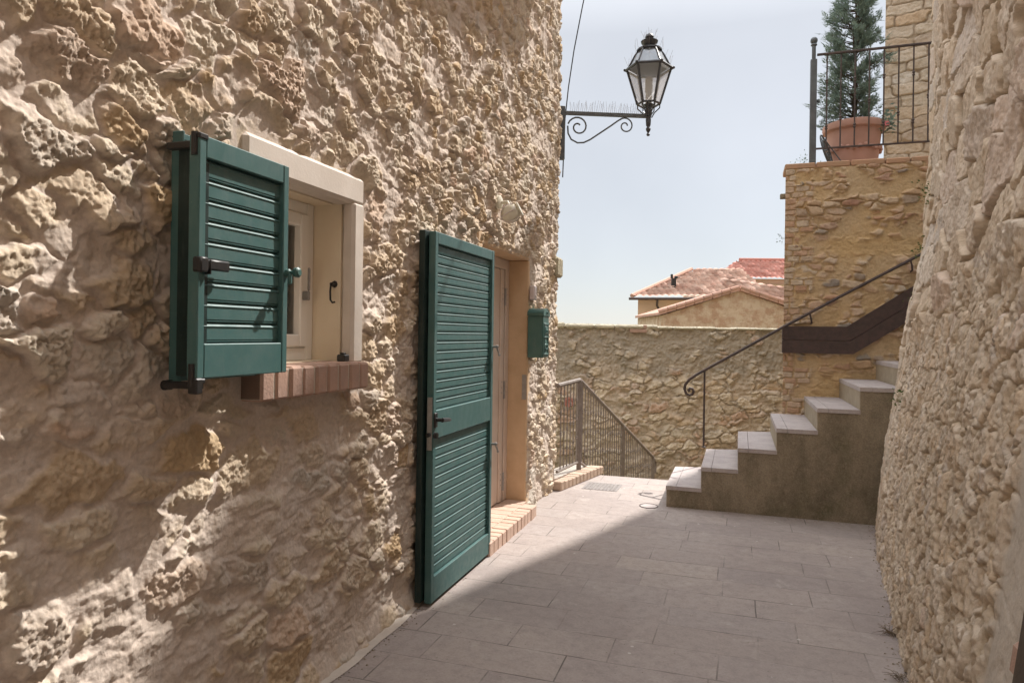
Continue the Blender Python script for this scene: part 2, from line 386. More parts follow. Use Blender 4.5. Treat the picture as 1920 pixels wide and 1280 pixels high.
def paving():
    t = NT('stone_paving')
    uv = t.n('ShaderNodeUVMap', uv_map='UVMap').outputs[0]
    nz = t.n('ShaderNodeTexNoise'); nz.inputs['Scale'].default_value = 1.6; t.l(uv, nz.inputs['Vector'])
    wv = t.n('ShaderNodeVectorMath', operation='MULTIPLY_ADD'); t.l(nz.outputs['Color'], wv.inputs[0]); wv.inputs[1].default_value = (.02,.025,0); t.l(uv, wv.inputs[2])
    def br(size, smooth):
        b = t.n('ShaderNodeTexBrick'); t.l(wv.outputs[0], b.inputs['Vector'])
        b.offset = .37; b.offset_frequency = 2; b.squash = 1.32; b.squash_frequency = 3
        b.inputs['Scale'].default_value = 1; b.inputs['Brick Width'].default_value = .46; b.inputs['Row Height'].default_value = .245
        b.inputs['Mortar Size'].default_value = size; b.inputs['Mortar Smooth'].default_value = smooth; b.inputs['Bias'].default_value = 0
        b.inputs['Color1'].default_value = (0,0,0,1); b.inputs['Color2'].default_value = (1,1,1,1); b.inputs['Mortar'].default_value = (.5,.5,.5,1)
        return b
    b = br(.0036, .3)
    sep = t.n('ShaderNodeSeparateColor'); t.l(b.outputs['Color'], sep.inputs[0])
    base = t.ramp(sep.outputs[0], [(0,(.315,.267,.246)),(.35,(.362,.308,.282)),(.65,(.33,.285,.268)),(1,(.395,.337,.30))])
    n1 = t.noise(2.2, 6, .65, uv); n2 = t.noise(17, 7, .75, uv); n3 = t.noise(90, 5, .7, uv)
    col = t.mix(t.ramp(n1, [(.38, 0.), (.66, .6)]), base, (.37,.322,.30))
    col = t.mix(t.ramp(n2, [(.46, 0.), (.68, .6)]), col, (.25,.215,.20))
    col = t.mix(t.ramp(t.noise(.9, 6, .7, uv, .6), [(.50, 0.), (.66, .5)]), col, (.24,.20,.19))
    col = t.mix(t.ramp(t.noise(6, 7, .75, uv, .4), [(.56, 0.), (.70, .5)]), col, (.47,.42,.385))
    col = t.mix(1.0, col, t.ramp(n3, [(.3, .86), (.6, 1.03)]), 'MULTIPLY')
    # joints: partly filled with pale dust so that many nearly vanish
    jf = t.math('MULTIPLY', b.outputs['Fac'], t.ramp(t.noise(2.6, 4, .6, uv), [(.44, .08), (.62, .85)]))
    col = t.mix(jf, col, (.10,.085,.075))
    vo = t.n('ShaderNodeTexVoronoi'); vo.inputs['Scale'].default_value = 7; t.l(uv, vo.inputs['Vector'])
    sc = t.n('ShaderNodeSeparateColor'); t.l(vo.outputs['Color'], sc.inputs[0])
    sp = t.math('MULTIPLY', t.math('LESS_THAN', t.math('ADD', vo.outputs['Distance'], t.math('MULTIPLY', n2, .12)), .125), t.math('GREATER_THAN', sc.outputs[0], .72))
    col = t.mix(t.math('MULTIPLY', sp, .6), col, (.62,.58,.55))
    vo2 = t.n('ShaderNodeTexVoronoi'); vo2.inputs['Scale'].default_value = 19; t.l(uv, vo2.inputs['Vector'])
    s2 = t.math('LESS_THAN', vo2.outputs['Distance'], .07)
    col = t.mix(t.math('MULTIPLY', s2, .55), col, (.15,.12,.1))
    h = t.math('ADD', t.math('MULTIPLY', b.outputs['Fac'], -1.0), t.math('MULTIPLY', n2, .35))
    h = t.math('ADD', h, t.math('MULTIPLY', sep.outputs[0], .25))
    nr = t.bump(h, .55, .005)
    nr = t.bump(n3, .35, .002, nr)
    return t.done(col, t.ramp(n2, [(.3, .62), (.7, .82)]), nr, 0, .3)
M_PAVE = paving()

# ------------------------------------------------------------------ ground
def sheet(name, pts, z, m, uvf=None):
    me = bpy.data.meshes.new(name); me.from_pydata([(x, y, z) for x, y in pts], [], [tuple(range(len(pts)))])
    if uvf:
        u = me.uv_layers.new(name='UVMap')
        for l in me.loops: u.data[l.index].uv = uvf(*me.vertices[l.vertex_index].co[:2])
    return structure(link(name, me, m))
uvsn = lambda x, y: (x*NX + y*NY + 20.13, x*DX + y*DY + 20.05)
sheet('pavement', [P(s, n, 0)[:2] for s, n in ((-9, -1.9), (-9, 7), (6.93, 7), (6.93, -.2), (6.90, -1.33), (7.05, -1.9))], 0.0, M_PAVE, uvsn)
sheet('terrain', [(-6000, -6000), (6000, -6000), (6000, 6000), (-6000, 6000)], -4.0, M_EARTH)
mb = MB()
mb.box(6.55, 6.92, -1.55, 4, -4, -.012)
for k in range(11):
    mb.box(6.92+k*.42, 6.92+(k+1)*.42, -1.6, 4, -4, -.17*(k+1))
structure(obj('lower_steps', mb, M_CONC))
# cement fillet where the house meets the paving
mb = MB()
L = np.linspace(-2, 4.1, 120)
prev = None
for i in range(len(L)-1):
    w = [-1.553+.010*math.sin(x*5.1)+.006*math.sin(x*13) for x in (L[i], L[i+1])]
    vs = [P(L[i], -1.66, .03), P(L[i+1], -1.66, .03), P(L[i+1], w[1], .004), P(L[i], w[0], .004)]
    mb.add(vs, [(0,1,2,3)])
structure(obj('cement_fillet', mb, M_CEM))

# ------------------------------------------------------------------ left house
house = root('stone_house', 'rubble stone house with green shutters and a brick door step, left of the alley', 'house', P(3.2, -3.0, 0))
NB = -1.615
WS0, WS1, WZ0, WZ1 = 2.0, 2.60, 1.297, 1.985
DS0, DS1, DZ0, DZ1 = 4.22, 5.25, 0.02, 2.02
def left_height(U, V):
    wu = fbm(U*7, V*7, 11, 4)*.035; wv = fbm(U*7+9, V*7, 12, 4)*.03
    u = U+wu; v = V+wv
    sets = (cells(u, v, .155, .108, 21, .9, 2.5, .6), cells(u, v, .100, .078, 31, .9, 2.5, .55), cells(u, v, .25, .125, 25, .85, 2.8, .5))
    k = sst(2.75, 3.5, U+.25*fbm(U*2, V*2, 5, 2))
    k3 = sst(1.38, 1.18, V+.15*fbm(U*2, V*2, 6, 2))*sst(2.75, 2.3, U)
    hs = []
    for (F1, F2, r, r2, dx, dy), amp, e0 in zip(sets, (.032, .029, .025), (.06, .05, .08)):
        t = (dx*(np.mod(r*37.7, 1)-.5) + dy*(np.mod(r2*53.3, 1)-.5))*1.2
        e = sst(e0-.02, e0+.20, F2-F1+.05*fbm(U*30, V*30, 77, 2))**.8
        hs.append((e, amp*e*(.35+.75*r2+t), r, r2))
    w = ((1-k)*(1-k3), k*(1-k3), k3)
    e = sum(a*h[0] for a, h in zip(w, hs)); h = sum(a*h[1] for a, h in zip(w, hs))
    pick = np.where(k3 > .5, 2, np.where(k > .5, 1, 0))
    rn = np.choose(pick, [h_[2] for h_ in hs]); rr2 = np.choose(pick, [h_[3] for h_ in hs])
    smear = sst(-.02+.0*V, .46, fbm(U*3.1, V*3.4, 41, 4)+.12*sst(1.5, 1.1, V)-.05)            # mortar dragged over the stones
    h = h*(1-.72*smear)
    n1 = fbm(U*15, V*15, 51, 4, .5); n2 = fbm(U*52, V*52, 61, 3, .6); n0 = fbm(U*5, V*6, 53, 3)
    rough = e*(1-.8*smear)
    h = h + n0*.008 + n1*(.0035+.0065*rough) + n2*(.0007+.0034*rough)
    trowel = fbm(U*9+n0, V*34, 57, 3)*.0022*(1-rough)
    pitty = sst(.45, .75, rr2)*rough*(1-.5*k3)
    pits = sst(.10, .42, fbm(U*62, V*62, 81, 3, .6))
    h = h + trowel - pits*.0075*pitty
    h = h + fbm(U*.9, V*.9, 91, 2)*.012 - .002
    return h, np.clip(e*1.1*(1-.85*smear), 0, 1), rn
def hole_mask(U, V):
    def dist(a0, a1, b0, b1):
        return np.hypot(np.maximum(np.maximum(a0-U, U-a1), 0), np.maximum(np.maximum(b0-V, V-b1), 0))
    d1 = dist(WS0-.12, WS1+.09, WZ0-.12, WZ1+.12); d2 = dist(DS0, DS1, -1, DZ1)
    return d1, d2
S = steps(-3.0, (.8, .06), (1.05, .006), (2.75, .0031), (3.6, .0052), (6.12, .0095))
T = steps(-.25, (0, .05), (2.45, .0042), (3.6, .0062), (4.9, .012), (6.6, .08))
arc = np.linspace(6.12, 6.12+.08*math.pi/2, 9)[1:]; back = steps(arc[-1], (arc[-1]+.9, .012), (arc[-1]+3.5, .1))[1:]
UU = np.concatenate([S, arc, back])
U, V = np.meshgrid(UU.astype(np.float32), T.astype(np.float32))
H, ST, RN = left_height(U, V)
d1, d2 = hole_mask(U, V)
msk = sst(0, .07, d1)*(.15+.85*sst(0, .05, d2))
H = H*msk - .004*(1-msk)
patch = sst(.12, .02, np.hypot((U-5.42)*.8, (V-.16)*.45) + .05*fbm(U*9, V*9, 3, 3))
H = H*(1-.75*patch)
foot = sst(.16, .0, V)*sst(4.2, 4.0, U)
H = H*(1-.5*foot)+.028*foot*foot
ur = UU; ns = np.where(ur <= 6.12, NB, 0); ss = ur.copy(); nd = np.tile([0., 1.], (len(ur), 1)); nn = np.full(len(ur), NB)
for i, x in enumerate(ur):
    if x > 6.12:
        a = min((x-6.12)/.08, math.pi/2)
        ss[i] = 6.12+.08*math.sin(a); nn[i] = NB-.08+.08*math.cos(a); nd[i] = (math.sin(a), math.cos(a))
        if x > arc[-1]: nn[i] = NB-.08-(x-arc[-1])
SS = ss[None,:]+H*nd[None,:,0]; NNN = nn[None,:]+H*nd[None,:,1]
X = SS*DX+NNN*NX; Y = SS*DY+NNN*NY
uc = .5*(UU[1:]+UU[:-1])[None,:]; vc = .5*(T[1:]+T[:-1])[:,None]
inw = (uc > WS0-.03) & (uc < WS1+.03) & (vc > WZ0-.03) & (vc < WZ1+.03)
ind = (uc > DS0) & (uc < DS1) & (vc > -.5) & (vc < DZ1)
grid('wall', X, Y, V.astype(np.float64), M_LEFT, house, attrs=dict(stone=ST*(1-patch), rnd=RN, tint=patch*.9), keep=~(inw | ind) & (vc < 3.11+(np.minimum(uc, 6.09)+3)*.2296+.22))
# roof with its overhang (its underside shades the top of the wall)
mb = MB()
def ridge_roof(s0, s1, n_out, z_out0, z_out1, n_in, z_in, th):
    vs = [P(s0, n_out, z_out0), P(s1, n_out, z_out1), P(s1, n_in, z_in), P(s0, n_in, z_in)]
    vs += [(x, y, z+th) for x, y, z in vs]
    mb.add(vs, [(0,1,2,3),(7,6,5,4),(0,4,5,1),(1,5,6,2),(2,6,7,3),(3,7,4,0)])
ridge_roof(-3, 6.09, -.98, 3.11, 5.20, -5.2, 7.2, .09)
obj('roof', mb, M_TILE, house)
# other sides of the house
mb = MB()
for (a, b) in (((-3, -1.66), (-3, -5)), ((-3, -5), (6.2, -5)), ((6.2, -5), (6.2, -5.01))):
    mb.add([P(*a, -.2), P(*b, -.2), P(*b, 4.9), P(*a, 4.9)], [(0,1,2,3)])
obj('rear_wall', mb, M_STUCCO, house)

# window: surround, reveal, frame, pane, sill
mb = MB()
mb.box(1.915, 2.694, -1.70, -1.599, WZ1, WZ1+.125, .016)
obj('lintel', mb, M_STUCCO, house)
win = None
mb = MB()
mb.box(WS1, WS1+.092, -1.66, -1.596, WZ0-.01, WZ1+.012, .014)
jamb = obj('window_jamb', mb, M_STUCCO, house); mb = MB()
mb.box(WS0-.08, WS0, -1.66, -1.588, WZ0-.01, WZ1-.001, .006)
obj('window_jamb', mb, M_STUCCO, house)
mb = MB()
mb.box(WS1+.001, WS1+.09, -2.0, -1.6605, WZ0-.02, WZ1+.06)
mb.box(WS0-.09, WS0-.001, -2.0, -1.6605, WZ0-.02, WZ1+.06)
mb.box(WS0-.001, WS1+.001, -2.0, -1.7005, WZ1-.001, WZ1+.06)
mb.box(WS0, WS1, -2.0, -1.71, WZ0-.09, WZ0+.004)
obj('reveal', mb, M_CREAM, jamb)
win = MB()
NF = -1.80
for (a0, a1, c0, c1) in ((WS0, WS0+.05, WZ0+.004, WZ1), (WS1-.05, WS1, WZ0+.004, WZ1), (WS0+.05, WS1-.05, WZ0+.004, WZ0+.06), (WS0+.05, WS1-.05, WZ1-.05, WZ1)):
    win.box(a0, a1, NF-.06, NF, c0, c1, .004)
winf = obj('window', win, M_PVC, house)
mb = MB()
i0, i1, k0, k1 = WS0+.052, WS1-.052, WZ0+.062, WZ1-.052
for (a0, a1, c0, c1) in ((i0, i0+.055, k0, k1), (i1-.055, i1, k0, k1), (i0+.055, i1-.055, k0, k0+.055), (i0+.055, i1-.055, k1-.055, k1)):
    mb.box(a0, a1, NF-.055, NF+.012, c0, c1, .006)
obj('sash', mb, M_PVC, winf)
mb = MB(); mb.box(i0+.05, i1-.05, NF-.03, NF-.022, k0+.05, k1-.05); obj('pane', mb, M_GLASS, winf)
mb = MB()
mb.box(i0+.056, i1-.056, NF-.21, NF-.20, k0, k1)
obj('blind', mb, M_PVC, winf)
mb = MB(); mb.box(i1-.045, i1-.03, NF+.012, NF+.045, 1.56, 1.60, .004); mb.box(i1-.043, i1-.032, NF+.035, NF+.047, 1.60, 1.70, .004)
obj('handle', mb, M_STEEL, winf)
mb = MB(); nb = 9; bw = (2.645-1.925)/nb
for i in range(nb):
    s0 = 1.925+i*bw; j = random.uniform(-.004, .004)
    mb.box(s0+.005, s0+bw-.005, -1.78, -1.532+j, WZ0-.113, WZ0+.002+j*.4, .009)
sill = obj('window_sill', mb, M_BRICK, house)
mb = MB(); mb.box(1.93, 2.64, -1.70, -1.542, WZ0-.107, WZ0-.005); obj('mortar', mb, M_MORT, sill)

# ----- shutters
def shutter(name, s0, s1, z0, z1, nf, stile, rail, bottom, pitch, mids=(), depth=.038, rec=.016, label=None):
    mb = MB()
    mb.box(s0, s0+stile, nf-depth, nf, z0, z1, .003); mb.box(s1-stile, s1, nf-depth, nf, z0, z1, .003)
    mb.box(s0+stile, s1-stile, nf-depth+.001, nf-.001, z1-rail, z1, .003)
    mb.box(s0+stile, s1-stile, nf-depth+.001, nf-.001, z0, z0+bottom, .003)
    for (m0, m1) in mids: mb.box(s0+stile, s1-stile, nf-depth+.001, nf-.001, m0, m1, .003)
    o = obj(name, mb, M_GREEN, house)
    if label: o['label'] = label
    sl = MB(); edges = [z0+bottom] + [x for m in mids for x in m] + [z1-rail]
    for a, b in zip(edges[0::2], edges[1::2]):
        n = max(1, round((b-a)/pitch)); p = (b-a)/n
        for i in range(n):
            z = a+i*p; q = nf-rec
            prof = [(q-.010, z-.001), (q-.009, z+p*.05), (q-.001, z+p*.09), (q-.001, z+p*.13), (q-.0035, z+p*.15), (q-.001, z+p*.17), (q, z+p*.20), (q-.001, z+p*.80), (q+.0012, z+p*.835), (q+.0014, z+p*.86), (q-.003, z+p*.945), (q-.010, z+p), (q-.020, z+p), (q-.020, z-.001)]
            sl.prism(prof, s0+stile-.004, s1-stile+.004, lambda n_, z_, s_: P(s_, n_, z_))
    obj('slat_panel', sl, M_GREEN, o)
    return o
# window: front leaf and the leaf it folds against
KS = .967
P_ = P
def P(s, n, z): return P_(s*KS, n*KS, 1.43+(z-1.43)*KS)
MB.box.__defaults__ = (0.0, P)
wsh = shutter('window_shutter', 1.555, 1.962, 1.288, 1.985, -1.458, .028, .062, .10, .062, label='front leaf of the folded window shutter, paint lit by the sun')
mb = MB()
mb.box(1.588, 1.592, -1.470, -1.4435, 1.588, 1.63, .001)
mb.box(1.548, 1.582, -1.475, -1.442, 1.592, 1.636, .005); mb.box(1.578, 1.672, -1.4575, -1.446, 1.600, 1.632, .006)
obj('latch', mb, M_BLACK, wsh, smooth=True)
mb = MB(); kp = Vector(P(1.953, -1.458, 1.625))
ax = Vector((NX, NY, 0))
mb.lathe([(.012, 0), (.012, .012), (.006, .016), (.006, .03), (.016, .034), (.017, .046), (.010, .052)], kp, 12, axis=ax)
mb.box(1.946, 1.96, -1.45, -1.437, 1.585, 1.625, .004)
obj('knob', mb, M_MAIL, wsh, smooth=True)
mb = MB()
for z in (1.955, 1.296):
    mb = MB()
    mb.tube([P(1.555, -1.475, z-.03), P(1.555, -1.475, z+.035)], .010, 10)
    mb.box(1.552, 1.588, -1.474, -1.455, z+.018 if z > 1.6 else z-.022, z+.034 if z > 1.6 else z-.008, .003)
    mb.box(1.575, 1.60, -1.60, -1.472, z+.0 if z > 1.6 else z-.04, z+.02 if z > 1.6 else z-.02, .003)
    if z < 1.6:
        mb.box(1.548, 1.575, -1.485, -1.452, 1.245, 1.29, .004); mb.tube([P(1.60, -1.62, 1.262), P(1.625, -1.62, 1.262)], .015, 10)
    obj('hinge', mb, M_BLACK, wsh)
P = P_; MB.box.__defaults__ = (0.0, P)
mb = MB()
mb.box(1.535, 1.56, -1.470, -1.425, 1.31, 1.955, .004); mb.box(1.555, 1.91, -1.535, -1.478, 1.295, 1.96, .003)
obj('back_leaf', mb, M_GREEN_SHADE, house)  # near-black colour paints in the shade of the gap
mb = MB()
mb.box(1.572, 1.582, -1.575, -1.535, 1.275, 2.005, .003); mb.box(1.585, 1.965, -1.588, -1.582, 1.28, 2.005)
mb.box(1.585, 1.965, -1.583, -1.556, 1.985, 2.004, .002); mb.box(1.585, 1.965, -1.583, -1.556, 1.276, 1.292, .002)
obj('shutter_frame', mb, M_GREEN, house)
KS = 1.0218
def P(s, n, z): return P_(s*KS, n*KS, 1.43+(z-1.43)*KS)
MB.box.__defaults__ = (0.0, P)
# door: leaf swung right back to the wall, with a second one behind it
dsh = shutter('door_shutter', 3.165, 4.045, .05, 1.945, -1.468, .036, .06, .13, .0505, mids=((.885, 1.03),), label='tall slatted door leaf standing open against the wall')
mb = MB()
mb.box(3.158, 3.1645, -1.500, -1.472, .83, 1.10, .002)
obj('lock_plate', mb, M_STEEL, dsh)
mb = MB()
mb.box(3.168, 3.20, -1.468, -1.458, .945, 1.02, .003)
mb.tube([P(3.184, -1.46, .985), P(3.184, -1.425, .985)], .010, 8); mb.tube([P(3.180, -1.425, .985), P(3.24, -1.423, .982), P(3.29, -1.43, .975)], [.012, .011, .009], 8)
mb.tube([P(3.18, -1.468, .905), P(3.18, -1.45, .905)], .016, 10); mb.tube([P(3.154, -1.486, .91), P(3.14, -1.486, .91)], .012, 8)
obj('handle', mb, M_BLACK, dsh, smooth=True)
mb = MB()
for z in (1.345, .735):
    mb = MB()
    mb.lathe([(.008, 0), (.008, .02), (.013, .024), (.012, .034), (.004, .04)], P(4.036, -1.468, z), 10, axis=ax)
    mb.tube([P(4.036, -1.445, z), P(4.06, -1.44, z-.03), P(4.075, -1.44, z-.05)], .006, 6); mb.ball(P(4.078, -1.44, z-.052), .009, 6)
    obj('shutter_catch', mb, M_STEEL, dsh, smooth=True)
P = P_; MB.box.__defaults__ = (0.0, P)
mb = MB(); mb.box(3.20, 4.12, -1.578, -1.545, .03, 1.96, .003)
obj('door_leaf', mb, M_GREEN_SHADE, house)

# door opening
mb = MB()
mb.box(DS1, DS1+.09, -2.05, -1.612, -.05, DZ1, .008)
mb.box(DS0-.09, DS0, -2.05, -1.612, -.05, DZ1, .008)
mb.box(DS0-.09, DS1+.09, -2.05, -1.612, DZ1, DZ1+.08, .008)
obj('door_surround', mb, M_OCHRE, house)
mb = MB()
mb.box(DS1-.085, DS1-.002, -1.86, -1.775, .09, DZ1-.002, .004); mb.box(DS0+.002, DS0+.085, -1.86, -1.775, .09, DZ1-.002, .004)
mb.box(DS0+.085, DS1-.085, -1.86, -1.775, DZ1-.08, DZ1-.002, .004)
dfr = obj('door_frame', mb, M_DOORW, house)
mb = MB()
mb.box(DS0+.09, DS1-.112, -1.83, -1.79, .095, DZ1-.084, .004)
mb.box(DS1-.19, DS1-.112, -1.79, -1.778, .095, DZ1-.084, .004); mb.box(DS1-.110, DS1-.098, -1.83, -1.79, .1, DZ1-.09)
door = obj('door', mb, M_DOORW, house)
mb = MB()
for z in (1.72, .98, .25):
    mb = MB()
    mb.tube([P(DS1-.10, -1.775, z-.07), P(DS1-.10, -1.775, z+.07)], .011, 8)
    for ds in (-.045, -.15):
        for dz in (-.04, 0, .045): mb.lathe([(.006, 0), (.005, .002)], P(DS1+ds, -1.7765, z+dz+.02), 8, axis=ax)
    obj('hinge', mb, M_STEEL, door)
mb = MB(); nb = 13; bw = (5.17-4.10)/nb
for i in range(nb):
    s0 = 4.10+i*bw; j = random.uniform(-.003, .003)
    mb.box(s0+.003, s0+bw-.003, -1.60, -1.492+j, -.02, .088+j, .006)
for i in range(10):
    s0 = 4.12+i*.113
    mb.box(s0, s0+.108, -1.98, -1.604, -.02, .087, .004)
stp = obj('door_step', mb, M_STEPBRICK, house)
mb = MB(); mb.box(4.11, 5.165, -1.97, -1.50, -.02, .080); obj('mortar', mb, M_MORT, stp)
mb = MB(); mb.box(6.02, 6.235, -1.70, -1.575, 1.955, 2.14, .02)
obj('corner_stone', mb, plain('lichen_stone', (.40,.36,.25), (.33,.28,.2), 14, .95, .9, 40, .02), house)

# ------------------------------------------------------------------ small things fixed to the house
ml = root('mailbox', 'green cast metal letter box mounted on the stone wall beside the door', 'letter box', P(5.28, -1.59, 1.24))
mb = MB(); mb.box(5.20, 5.37, -1.60, -1.478, 1.24, 1.575, .005); obj('case', mb, M_MAIL, ml)
mb = MB()
arch = [(5.19, 1.573), (5.38, 1.573), (5.38, 1.59)] + [(5.285+.098*math.cos(a), 1.588+.045*math.sin(a)) for a in np.linspace(.1, math.pi-.1, 9)] + [(5.19, 1.59)]
mb.prism(arch, -1.60, -1.465, lambda a, b, d: P(a, d, b)); obj('lid', mb, M_MAIL, ml)
mb = MB(); mb.box(5.205, 5.365, -1.4785, -1.470, 1.245, 1.572, .003)
for (a0, a1, c0, c1) in ((5.215, 5.355, 1.50, 1.515), (5.215, 5.355, 1.40, 1.41), (5.225, 5.235, 1.26, 1.5), (5.335, 5.345, 1.26, 1.5), (5.25, 5.32, 1.43, 1.49), (5.24, 5.33, 1.335, 1.35), (5.215, 5.355, 1.262, 1.275)):
    mb.box(a0, a1, -1.471, -1.463, c0, c1, .003)
for i in range(9):
    a = math.pi*(i/8); mb.ball(P(5.285+.04*math.cos(a), -1.467, 1.34-.035*math.sin(a)), .008, 5)
mb.ball(P(5.285, -1.466, 1.455), .014, 6); mb.ball(P(5.285, -1.466, 1.60), .012, 6)
obj('door_panel', mb, M_MAIL, ml, smooth=True)

mb = MB(); mb.box(5.235, 5.305, -1.60, -1.556, 1.70, 1.815, .008); mb.lathe([(.012, 0), (.011, .004), (.002, .005)], P(5.27, -1.556, 1.735), 10, axis=ax)
thing(obj('doorbell', mb, M_PLATE, None, P(5.27, -1.6, 1.70)), 'small pale pinkish bell box on the stone wall above the green letter box', 'doorbell')
mb = MB(); mb.box(DS1-.006, DS1+.0, -1.655, -1.618, .90, 1.10, .001)
thing(obj('strike_plate', mb, M_STEEL, None, P(DS1, -1.63, .9)), 'narrow dark metal strike plate on the ochre door reveal', 'plate')
mb = MB(); hs = WS1
mb.lathe([(.016, 0), (.014, .004), (.008, .01), (.006, .03)], P(hs, -1.69, 1.635), 8, axis=(-DX, -DY, 0))
mb.tube([P(hs-.028, -1.69, 1.635), P(hs-.03, -1.692, 1.60), P(hs-.03, -1.69, 1.565), P(hs-.03, -1.68, 1.553), P(hs-.03, -1.668, 1.556)], .0045, 6)
thing(obj('wall_hook', mb, M_BLACK, None, P(hs, -1.69, 1.63)), 'small black iron hook hanging on the cream window reveal', 'hook')
mb = MB(); mb.box(2.545, 2.585, -1.64, -1.60, WZ0+.003, WZ0+.032, .004); mb.box(2.555, 2.575, -1.63, -1.61, WZ0+.032, WZ0+.04, .002)
thing(obj('shutter_stop', mb, M_BLACK, None, P(2.565, -1.62, WZ0)), 'small black block lying on the brick window sill', 'shutter stop')

wlmp = root('wall_lamp', 'white oval glass lamp fixed on the stone wall above the open door', 'wall lamp', P(4.45, -1.6, 2.30))
mb = MB(); mb.lathe([(.05, 0), (.048, .02), (.03, .03)], P(4.47, -1.605, 2.34), 14, axis=ax); mb.tube([P(4.47, -1.59, 2.335), P(4.46, -1.53, 2.335), P(4.455, -1.51, 2.30)], .014, 8)
obj('bracket', mb, M_LAMPG, wlmp, smooth=True)
mb = MB(); mb.lathe([(.004, -.068)]+[(.062*math.sin(a)**.8, -.068*math.cos(a)) for a in np.linspace(.3, 2.6, 10)]+[(.05, .06), (.05, .072), (.01, .075)], P(4.452, -1.50, 2.255), 16, axis=(NX*.7+DX*.1, NY*.7+DY*.1, .35))
obj('globe', mb, M_LAMPG, wlmp, smooth=True)
mb = MB()
gc = Vector(P(4.452, -1.50, 2.255)); az_ = Vector((NX*.7+DX*.1, NY*.7+DY*.1, .35)).normalized(); ex_ = az_.cross(Vector((0,0,1))).normalized(); ey_ = az_.cross(ex_)
for k in range(3):
    d = ex_*math.cos(k*math.pi/3)+ey_*math.sin(k*math.pi/3)
    mb.tube([gc + d*.066*math.sin(a) - az_*.074*math.cos(a) for a in np.linspace(-2.2, 2.2, 17)], .003, 5)
obj('cage', mb, M_PLATE, wlmp)

# street lantern on its wrought iron bracket
LX, LY = 1.262, 6.46; B0 = Vector((.47, 6.395, 0)); B1 = Vector((LX, LY, 0)); BD = (B1-B0).normalized(); BZ = 3.50
lan = root('street_lantern', 'six sided iron lantern on a scrolled bracket at the corner of the stone house', 'street lantern', (B0.x, B0.y, 3.0))
def bp(d, z): q = B0+BD*d; return (q.x, q.y, z)
mb = MB()
mb.box(-.05, -.002, -.022, .022, 3.06, 3.56, .004, fr=lambda a, b, c: (B0.x+BD.x*a-BD.y*b, B0.y+BD.y*a+BD.x*b, c))
LB = (B1-B0).length
mb.box(-.02, LB, -.013, .013, BZ-.018, BZ+.018, .003, fr=lambda a, b, c: (B0.x+BD.x*a-BD.y*b, B0.y+BD.y*a+BD.x*b, c))
def spiral(cx, cz, r0, r1, a0, a1, n=26): return [bp(cx+(r0+(r1-r0)*i/(n-1))*math.cos(a0+(a1-a0)*i/(n-1)), cz+(r0+(r1-r0)*i/(n-1))*math.sin(a0+(a1-a0)*i/(n-1))) for i in range(n)]
sc1 = spiral(.115, BZ-.125, .018, .105, rad(60), rad(60)-rad(-0)-rad(520))
mb.tube(spiral(.125, BZ-.125, .10, .022, rad(165), rad(165)-rad(480)), .008, 7)
crv = [bp(d, z) for d, z in ((.025, BZ-.12), (.03, BZ-.19), (.06, BZ-.245), (.12, BZ-.275), (.18, BZ-.27), (.24, BZ-.24), (.34, BZ-.17), (.44, BZ-.10), (.50, BZ-.055), (.545, BZ-.028))]
mb.tube(crv, .008, 7)
mb.tube(spiral(.575, BZ-.10, .078, .018, rad(120), rad(120)-rad(470)), .007, 7)
obj('bracket', mb, M_IRON, lan)
mb = MB(); rr = random.Random(3)
for i in range(36):
    d = .05+i*.019
    for k in (-1, 1):
        a = rr.uniform(-.02, .02); q = bp(d, BZ+.018); mb.tube([q, (q[0]+a, q[1]+k*.03, BZ+.018+rr.uniform(.07, .10))], .0011, 3)
for ring, (r_, z_, h_) in enumerate(((.2, 3.97, .1), (.13, 4.13, .09), (.05, 4.24, .08))):
    for i in range(18 - ring*4):
        a = 6.283*i/(18-ring*4); x, y = LX+r_*math.cos(a), LY+r_*math.sin(a)
        (mb if ring else mb).tube([(x, y, z_), (x+rr.uniform(-.02, .05)*math.cos(a)*1.4, y+rr.uniform(-.02, .05)*math.sin(a), z_+h_*rr.uniform(.7, 1.1))], .0011, 3)
obj('bird_spikes', mb, M_STEEL, lan)['kind'] = 'stuff'
ph = rad(-71)
zt, zb, rt, rb = 3.945, 3.615, .205, .105
mb = MB()
def hx(r, z, k): a = ph+math.pi/3*k; return Vector((LX+r*math.cos(a), LY+r*math.sin(a), z))
for k in range(6):
    mb.tube([hx(rt, zt, k), hx(rb, zb, k)], .0115, 6)
    mb.tube([hx(rt+.012, zt, k), hx(rt+.012, zt, k+1)], .013, 6); mb.tube([hx(rb, zb, k), hx(rb, zb, k+1)], .010, 6)
    mb.tube([hx(rt+.012, zt+.005, k), hx(rt*.93, zt+.03, k), hx(.135, zt+.135, k), hx(.105, zt+.175, k)], .008, 6)
    mb.ball(hx(rt+.022, zt+.004, k), .014, 6); mb.ball(hx(.110, zt+.182, k), .010, 6)
    mb.tube([hx(rb, zb, k), hx(rb*.98, zb-.04, k), hx(.055, zb-.085, k), hx(.03, zb-.13, k)], .006, 6)
mb.lathe([(.12, .17), (.118, .185), (.06, .195), (.05, .215), (.075, .245), (.082, .262), (.04, .278), (.03, .29), (.042, .302), (.036, .322), (.012, .338), (.003, .345)], (LX, LY, zt), 14)
mb.lathe([(.012, -.30), (.018, -.285), (.008, -.27), (.02, -.25), (.024, -.235), (.014, -.215), (.022, -.20), (.026, -.15), (.02, -.12), (.035, -.09), (.03, -.03), (.05, -.005)], (LX, LY, zb), 12)
obj('frame', mb, M_LANT, lan, smooth=True)
mb = MB()
for k in range(6): mb.add([hx(rt*.99, zt, k), hx(rt*.99, zt, k+1), hx(rb*.99, zb, k+1), hx(rb*.99, zb, k)], [(0,1,2,3)])
